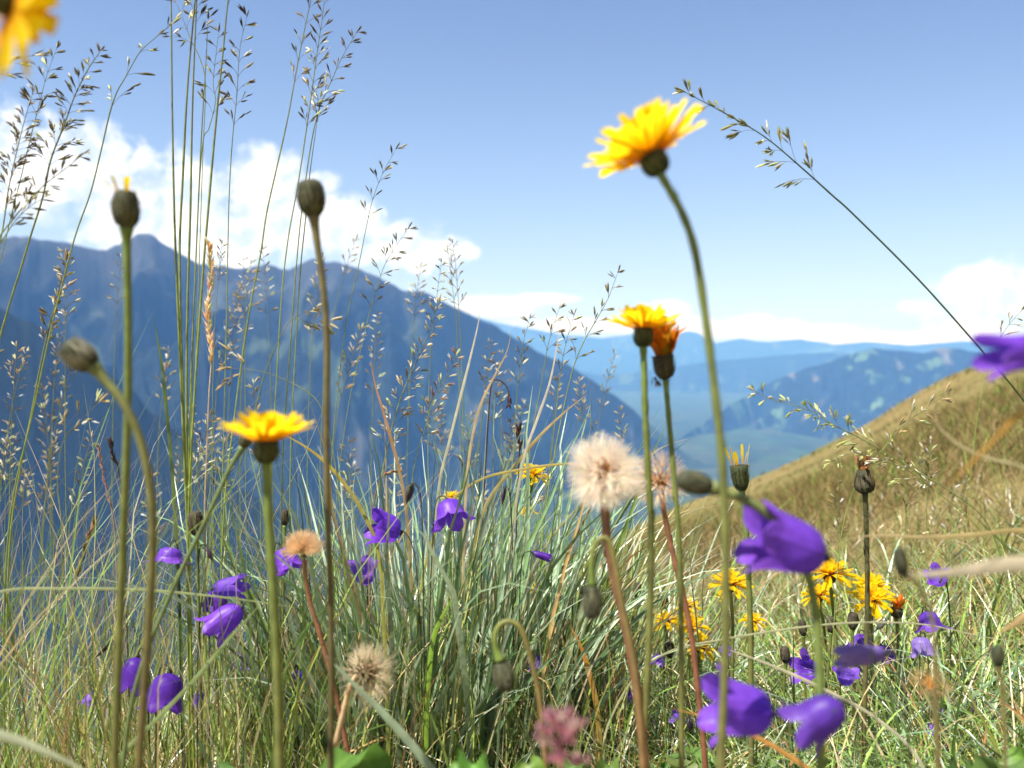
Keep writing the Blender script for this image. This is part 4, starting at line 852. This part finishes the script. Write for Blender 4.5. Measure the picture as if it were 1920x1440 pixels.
blade('thin straw fanning right from the tuft, highest', [(1290, 822), (1240, 840), (1180, 880), (1110, 930), (1040, 1000), (1000, 1080)], .7, 4, STR, (.35, .36, .15))
blade('thin straw fanning right from the tuft, second', [(1100, 740), (1060, 772), (1010, 820), (960, 880), (910, 950), (880, 1060)], .7, 7, (.5, .36, .16), (.28, .32, .12))
blade('orange dying blade low between the tuft and the red stem', [(1070, 1175), (1090, 1215), (1104, 1260), (1118, 1320), (1125, 1400)], .64, 10, (.6, .22, .04), (.3, .3, .08))
blade('long thin straw lying level across the right meadow', [(1960, 1210), (1850, 1195), (1740, 1172), (1640, 1167), (1540, 1172), (1440, 1185), (1350, 1200), (1260, 1220), (1190, 1270)], .58, 4, (.55, .52, .34), (.4, .42, .2))
blade('pale straw slanting from the cluster down to the lower right', [(1345, 1212), (1400, 1230), (1480, 1262), (1560, 1300), (1640, 1345), (1720, 1420)], .52, 6, (.6, .55, .38))
blade('blurred yellow blade slanting up in the right foreground', [(1772, 915), (1820, 870), (1870, 820), (1920, 775), (2010, 760), (2070, 860), (2090, 1100)], .24, 14, (.5, .25, .05), (.28, .26, .06))
blade('long green blade dropping from the middle right stalks', [(1815, 955), (1845, 985), (1880, 1018), (1920, 1060), (1960, 1120), (1980, 1250)], .5, 5, (.12, .16, .05))
blade('orange blade stub crossing behind the lowest violet bell', [(1260, 1328), (1330, 1347), (1400, 1374), (1470, 1412), (1530, 1460)], .40, 9, (.6, .3, .08))
blade('slender dark green blade left of the tall stalk bunch', [(287, 590), (296, 640), (305, 700), (314, 790), (322, 880), (330, 1000)], .62, 7, DG, (.1, .15, .04))
blade('green blade rising right of the flat yellow flower stem', [(640, 1120), (600, 1150), (560, 1200), (535, 1260), (520, 1360)], .55, 7, DG)
blade('wide silvery blade leaning right across the tuft', [(612, 1230), (660, 1280), (720, 1340), (790, 1420), (830, 1480)], .42, 16, (.26, .34, .22), m=M_sheen)
blade('bright yellow green blade leaning up from the tuft', [(852, 1115), (838, 1140), (825, 1165), (812, 1200), (805, 1260)], .6, 9, (.25, .42, .05))

# a small fly on the stem of the wilted head
def fly():
    c = at(1230, 716, .42); root = thing('fly', 'small black fly clinging beside the stem of the wilted orange head', 'insect', c)
    mb = MB(); s = .42 / F
    lens_shape(mb, c + UP * 4 * s, cam2w((.5, -.8, 0)), 16 * s, 4.2 * s, (.012, .012, .014), 8, (.4, .9, 1, .9, .6, .2)); lens_shape(mb, c + UP * 9 * s - RT * 3 * s, cam2w((.5, -.8, 0)), 6 * s, 3 * s, (.012, .012, .014), 8, (.4, 1, 1, .4))
    mb.build('body', M_bract, root, origin=c); ml = MB()
    for k in range(6):
        a = (-1 if k % 2 else 1); q = c + UP * (k // 2 - 1) * 4 * s
        tube(ml, [q, q + RT * a * 6 * s + UP * 3 * s, q + RT * a * 9 * s - UP * 3 * s], .5 * s, (.01, .01, .01), 4)
    ml.build('legs', M_bract, root, origin=c); mw = MB()
    for a in (-1, 1):
        q = c + UP * 3 * s; d_ = cam2w((.35 + .35 * a, -.8, -.3)); ribbon(mw, [q, q + d_ * 6 * s, q + d_ * 13 * s, q + d_ * 15 * s], [1.0 * s, 2.6 * s, 2.4 * s, .2 * s], cam2w((.8, .5, 0)), (.3, .3, .32))
    mw.build('wings', M_fluff, root, origin=c)
fly()

# ------------------------------------------------------------------ pink cluster
def pink_cluster():
    d = .25; u = d / F; base = stem_path([(1050, 1400), (1055, 1440), (1060, 1520)], d); foot = base[-1]
    root = thing('pink_flower', 'blurred dusty pink flower cluster at the bottom centre', 'flower', foot); add_stem(root, base, 5 * u, 5 * u, (.25, .12, .1), GREEN, foot)
    rng = random.Random(5)
    spots = [(1062, 1342, 17), (1035, 1348, 18), (1020, 1370, 16), (1078, 1362, 15), (1050, 1372, 20), (1012, 1388, 13), (1036, 1395, 15), (1092, 1352, 9), (1066, 1392, 14), (1090, 1424, 16), (1046, 1420, 18), (1075, 1432, 13), (1030, 1335, 10)]
    for x_, y_, r in spots:
        mb = MB(); c = at(x_, y_, d + rng.uniform(-.006, .006))
        tube(mb, [base[3] if len(base) > 3 else base[0], c], 2 * u, (.3, .12, .12), 5)
        for k in range(9):
            dr = nrm(cam2w((rng.uniform(-1, 1), rng.uniform(-.3, 1), rng.uniform(-1, .6)))); sd = nrm(np.cross(dr, FWD)); cc = rng.choice([(.62, .28, .34), (.72, .42, .42), (.5, .2, .26), (.8, .6, .52)])
            p = [c, c + dr * r * u * .5, c + dr * r * u * .9, c + nrm(dr + .4 * UP) * r * u * 1.15]; ribbon(mb, p, [r * u * q for q in (.1, .32, .34, .05)], sd, cc, .3)
        mb.build('floret', M_petal, root, origin=foot)
pink_cluster()

# ------------------------------------------------------------------ broad leaves
def leaf_surface(mb, P, W, side, col, fold, rng):
    T, _, _ = frames(P); K = 8; vs = []; cs = []; ph = rng.random() * 6
    for i, p in enumerate(P):
        s = nrm(side - T[i] * np.dot(side, T[i])); u = np.cross(T[i], s)
        for k in range(K + 1):
            q = -1 + 2 * k / K; vs.append(p + s * W[i] * q + u * W[i] * (fold * abs(q) ** 1.4 + .10 * abs(q) * math.sin(i * 1.1 + ph + q * 2)))
            g = (1.35 if k == K // 2 else 1.0) * (1.12 if (i + abs(k - K // 2)) % 4 == 0 else .95) * rng.uniform(.94, 1.06); cs.append(tuple(c * g for c in col))
    n = K + 1; mb.add(vs, [(i * n + k, i * n + k + 1, (i + 1) * n + k + 1, (i + 1) * n + k) for i in range(len(P) - 1) for k in range(K)], cs)
def leaf_plant(label, foot_px, d, leaves, seed, col=(.10, .20, .03), name='leafy_plant', cat='plant'):
    rng = random.Random(seed); u = d / F; f0 = at(*foot_px, d); foot = np.array([f0[0], f0[1], float(G(f0[0], f0[1])) - .003]); root = thing(name, label, cat, foot)
    for (x_, y_, w_, dd) in leaves:
        tip = at(x_ + rng.uniform(-12, 12), y_ + (74 if seed < 4 else 50), d + dd); mid = foot * .45 + tip * .55 + RT * rng.uniform(-.012, .012) + UP * .02; P = crom([foot, mid, tip, tip + RT * rng.uniform(-.02, .02) - UP * rng.uniform(.0, .012) - FWD * rng.uniform(.0, .03)], 14); L = len(P)
        W = [w_ * 1.05 * u * .5 * (.10 + .9 * math.sin(PI * min(1, (i / (L - 1)) ** 1.5)) ** .6) * (1 if i < L - 1 else .3) * (1 + .05 * math.sin(i * 1.3)) for i in range(L)]
        mb = MB(); c = tuple(q * rng.uniform(.8, 1.25) for q in col); sd = nrm(RT * rng.uniform(.6, 1) + FWD * rng.uniform(-.6, .6)); leaf_surface(mb, P, W, sd, c, .3, rng)
        mb.build('leaf', M_leaf, root, origin=foot)
leaf_plant('bright blurred green leaves at bottom centre left of the pink cluster', (890, 1620), .34, [(888, 1372, 70, 0), (955, 1385, 60, .01), (820, 1392, 66, .01), (985, 1375, 52, .02), (860, 1425, 60, -.01), (1000, 1415, 50, 0)], 1, (.13, .27, .04))
leaf_plant('green leaves at the bottom edge under the bedraggled seed head', (690, 1600), .42, [(672, 1348, 70, 0), (735, 1392, 66, .01), (775, 1408, 60, .02), (640, 1392, 50, .01), (700, 1420, 60, -.02)], 2, (.09, .19, .035))
leaf_plant('light green leaf rosette at the bottom left behind the stems', (420, 1620), .46, [(455, 1372, 64, 0), (400, 1398, 70, 0), (480, 1400, 60, .02), (370, 1425, 50, .02), (550, 1415, 48, .03)], 3, (.12, .24, .04))
leaf_plant('short green leaves between the tuft and the long stems', (1100, 1580), .5, [(1085, 1392, 54, 0), (1120, 1402, 50, .01), (1150, 1384, 44, .02), (1060, 1425, 50, .0)], 4, (.10, .20, .04))
leaf_plant('rosette of green leaves at the bottom right of the two long stems', (1290, 1560), .6, [(1268, 1375, 48, 0), (1310, 1365, 46, .03), (1345, 1395, 50, .02), (1240, 1404, 46, 0), (1290, 1410, 60, -.03)], 5, (.11, .22, .04))
leaf_plant('low green leaves at the bottom beneath the drooping violet bell', (1440, 1580), .62, [(1420, 1400, 54, 0), (1465, 1380, 46, .03), (1500, 1410, 60, 0), (1385, 1412, 40, .02)], 6, (.11, .22, .04))
leaf_plant('patch of bright green leaves in the bottom right corner', (1850, 1560), .44, [(1880, 1390, 70, 0), (1820, 1402, 64, .02), (1920, 1380, 60, .02), (1770, 1412, 60, .04), (1700, 1405, 60, .06), (1640, 1420, 50, .06)], 7, (.12, .24, .045))

# ------------------------------------------------------------------ grass as stuff
rs = np.random.RandomState(11)
def blades(name, x, y, h, w, lean_az, lean, tint, m, nseg=6, droop=0.0, tip=None, kind='stuff', face_rand=True, z=None, fold=0):
    n = len(x); t = np.linspace(0, 1, nseg + 1)
    z0 = (G(x, y) if z is None else z) - .004
    lx, ly = np.sin(lean_az), np.cos(lean_az)
    f = (lean[:, None] * t + droop_arr(droop, n)[:, None] * t ** 2.4)
    hz = h[:, None] * t * (1 - .28 * np.minimum(1, f ** 2)) - h[:, None] * .35 * droop_arr(droop, n)[:, None] * t ** 3
    off = h[:, None] * f
    fa = rs.uniform(0, PI, n) if face_rand else lean_az + PI / 2
    wx, wy = np.sin(fa), np.cos(fa)
    ww = w[:, None] * .5 * (1 - t ** 2.2 * .97)
    wb = rs.normal(0, .006, (n, nseg + 1)) * t * h[:, None] * 1.2
    X = x[:, None] + lx[:, None] * off + wb; Y = y[:, None] + ly[:, None] * off + wb * .5; Z = z0[:, None] + hz
    if fold:
        V = np.empty((n, nseg + 1, 3, 3))
        for s, k in ((-1, 0), (0, 1), (1, 2)):
            q = fold * ww * (0 if s else 1)
            V[:, :, k, 0] = X + s * ww * wx[:, None] - q * wy[:, None]; V[:, :, k, 1] = Y + s * ww * wy[:, None] + q * wx[:, None]; V[:, :, k, 2] = Z
        base = (np.arange(n) * (nseg + 1) * 3)[:, None] + np.arange(nseg)[None] * 3
        Q = np.concatenate([np.stack([base + j, base + j + 1, base + j + 4, base + j + 3], -1).reshape(-1, 4) for j in (0, 1)])
        col = np.repeat(tint[:, None, :], nseg + 1, 1); col = np.repeat(col[:, :, None, :], 3, 2).reshape(-1, 3)
        return np_mesh(name, V.reshape(-1, 3), Q, col, m, smooth=False, kind=kind)
    V = np.empty((n, nseg + 1, 2, 3))
    for s, k in ((-1, 0), (1, 1)): V[:, :, k, 0] = X + s * ww * wx[:, None]; V[:, :, k, 1] = Y + s * ww * wy[:, None]; V[:, :, k, 2] = Z
    base = (np.arange(n) * (nseg + 1) * 2)[:, None] + np.arange(nseg)[None] * 2
    Q = np.stack([base, base + 1, base + 3, base + 2], -1).reshape(-1, 4)
    col = np.repeat(tint[:, None, :], nseg + 1, 1)
    if tip is not None: col = col * (1 - t[None, :, None] ** 2) + tip[:, None, :] * t[None, :, None] ** 2
    col = np.repeat(col[:, :, None, :], 2, 2).reshape(-1, 3)
    o = np_mesh(name, V.reshape(-1, 3), Q, col, m, smooth=True, kind=kind); return o
def droop_arr(d, n): return d if hasattr(d, '__len__') else np.full(n, d)
def polar(n, r0, r1, a0=-42, a1=42, pw=1.0):
    th = np.radians(rs.uniform(a0, a1, n)); r = r0 * (r1 / r0) ** (rs.uniform(0, 1, n) ** pw); return r * np.sin(th), r * np.cos(th), r, th
PAL = dict(hill=[(.30, .21, .085), (.23, .18, .06), (.16, .18, .045), (.36, .27, .12), (.22, .13, .055)], straw=[(.70, .54, .26), (.78, .64, .38), (.58, .38, .16), (.82, .74, .54), (.5, .26, .11)], green=[(.19, .33, .05), (.26, .42, .08), (.32, .46, .10), (.12, .21, .04)], olive=[(.33, .38, .08), (.25, .30, .06), (.42, .45, .12)],
           glauc=[(.36, .50, .30), (.48, .60, .42), (.22, .37, .16)])
def pick(names, n, wts):
    out = np.zeros((n, 3)); ch = rs.choice(len(names), n, p=np.array(wts) / sum(wts))
    for i, nm in enumerate(names):
        p = np.array(PAL[nm]); k = ch == i; out[k] = p[rs.randint(0, len(p), k.sum())]
    return out * rs.uniform(.38, 1.25, (n, 1))
# near meadow, short and dense
n = 26000; x, y, r, th = polar(n, .48, 2.6, pw=.95); side = np.clip((th + .05) / .5, -1, 1)
h = rs.uniform(.04, .13, n) * (1 - .25 * side) * np.where((th < -.1) & (r > 1.3), .45, 1); mixg = rs.uniform(0, 1, n) < (.45 + .3 * side)
t1 = pick(['straw', 'olive', 'glauc'], n, [3, 2, 1]); t2 = pick(['green', 'glauc'], n, [3, 1]); tint = np.where(mixg[:, None], t2, t1); far_ = rs.uniform(0, 1, n) < np.clip((r - .9) / .9, 0, 1) * (th > -.1); tint = np.where(far_[:, None], pick(['hill'], n, [1]) * 1.2, tint)
blades('meadow_grass', x, y, h, rs.uniform(.0009, .0026, n), rs.uniform(0, 6.28, n), rs.uniform(.1, .9, n), tint, M_blade, 6, rs.uniform(0, .7, n))
# taller thin stalks at left and centre
n = 3000; x, y, r, th = polar(n, .56, 1.5, -42, 8); h = rs.uniform(.12, .34, n) * np.clip(1.1 - (th + .2) * .9, .6, 1.4)
blades('tall_grass', x, y, h, rs.uniform(.0007, .0016, n), rs.uniform(0, 6.28, n), rs.uniform(.02, .35, n), pick(['straw', 'olive', 'green'], n, [2.6, 3.4, 2.6]), M_blade, 7, rs.uniform(0, .35, n))
n = 900; x, y, r, th = polar(n, .6, 2.2, 4, 42); h = rs.uniform(.07, .16, n)
blades('thin_straw', x, y, h, rs.uniform(.0006, .0013, n), rs.uniform(0, 6.28, n), rs.uniform(.05, .7, n), pick(['straw', 'olive', 'green'], n, [3, 3, 2]), M_blade, 7, rs.uniform(0, .5, n))
n = 1500; x, y, r, th = polar(n, .58, 1.5, -34, 40); h = rs.uniform(.08, .24, n) * np.where(th > .1, .6, 1)
blades('broad_grass', x, y, h, rs.uniform(.0022, .0045, n), rs.uniform(0, 6.28, n), rs.uniform(.05, .5, n), pick(['glauc', 'green', 'olive', 'straw'], n, [3, 3, 1, 1]), M_sheen, 8, rs.uniform(0, .7, n), fold=.5)
# slope
n = 40000; x, y, r, th = polar(n, 2.2, 9, -14, 46, .8); h = rs.uniform(.04, .14, n)
blades('slope_grass', x, y, h, rs.uniform(.002, .004, n) * (r / 3) ** .8, rs.uniform(0, 6.28, n), rs.uniform(.1, .8, n), pick(['hill', 'green'], n, [9, 1]), M_dry, 3, .3)
n = 26000; x, y, r, th = polar(n, 8, 125, -10, 46, .85); h = rs.uniform(.03, .09, n)
blades('far_slope_grass', x, y, h, rs.uniform(.008, .018, n) * (r / 15) ** .55, rs.uniform(0, 6.28, n), rs.uniform(.1, .8, n), pick(['hill', 'green'], n, [9, 1]), M_dry, 2, .3)
n = 5000; x, y, r, th = polar(n, 26, 132, 2, 46, .8); cl = np.sin(x * .7 + 3) * np.cos(y * .55) > .1; x, y, r = x[cl], y[cl], r[cl]; n = len(x)
blades('hillside_tussocks', x, y, rs.uniform(.12, .5, n), rs.uniform(.04, .12, n), rs.uniform(0, 6.28, n), rs.uniform(.1, .8, n), pick(['hill', 'green'], n, [7, 2]), M_dry, 3, .4)
# the silvery tuft
def tuft(label, cpx, d, n, hr, spread, wr, cols, seed, rad=.06, lean=(.05, .55)):
    rng = np.random.RandomState(seed); c = at(cpx, 1400, d); cx, cy = c[0], c[1]
    a = rng.uniform(0, 6.28, n); rr = rad * np.sqrt(rng.uniform(0, 1, n)); x = cx + rr * 1.5 * np.sin(a); y = cy + rr * np.cos(a)
    az = a + rng.normal(0, .6, n); le = rng.uniform(lean[0], lean[1], n) * spread
    o = blades('grass_tuft', x - cx, y - cy, rng.uniform(hr[0], hr[1], n), rng.uniform(wr[0], wr[1], n), az, le, pick(cols[0], n, cols[1]), M_sheen, 9, rng.uniform(0, .55, n) ** 1.3, kind=None, z=G(x, y) - float(G(cx, cy)), fold=.5)
    o.location = (cx, cy, float(G(cx, cy))); o['label'] = label; o['category'] = 'grass tuft'; o['kind'] = 'thing'
tuft('broad silvery green grass tuft filling the lower centre', 800, .74, 480, (.20, .38), .42, (.003, .0070), (['glauc', 'green', 'straw'], [8, 2, 1]), 3, .085)
tuft('looser silvery grass tuft right of the main tuft', 960, .86, 240, (.16, .32), .8, (.0014, .0036), (['glauc', 'straw', 'olive'], [5, 2, 1]), 4, .08)
tuft('thin pale green grass tuft near the foot of the red brown stem', 1150, .90, 170, (.14, .30), 1.1, (.0012, .003), (['glauc', 'green', 'straw'], [3, 2, 2]), 5, .08)
tuft('fine dry grass tuft at the foot of the tall straight stalks', 350, .64, 130, (.14, .36), .6, (.0008, .002), (['olive', 'green', 'straw'], [3, 3, 2]), 6, .05, (.02, .4))
tuft('dry yellowish grass tuft in the bottom left corner', 120, .72, 220, (.12, .32), 1, (.0008, .002), (['straw', 'olive'], [4, 3]), 7, .10)
tuft('dense fresh green grass tuft in the lower right corner', 1800, .66, 620, (.05, .14), 1.6, (.0014, .0034), (['green', 'glauc', 'straw'], [6, 2, 2]), 8, .19, (.2, 1.0))
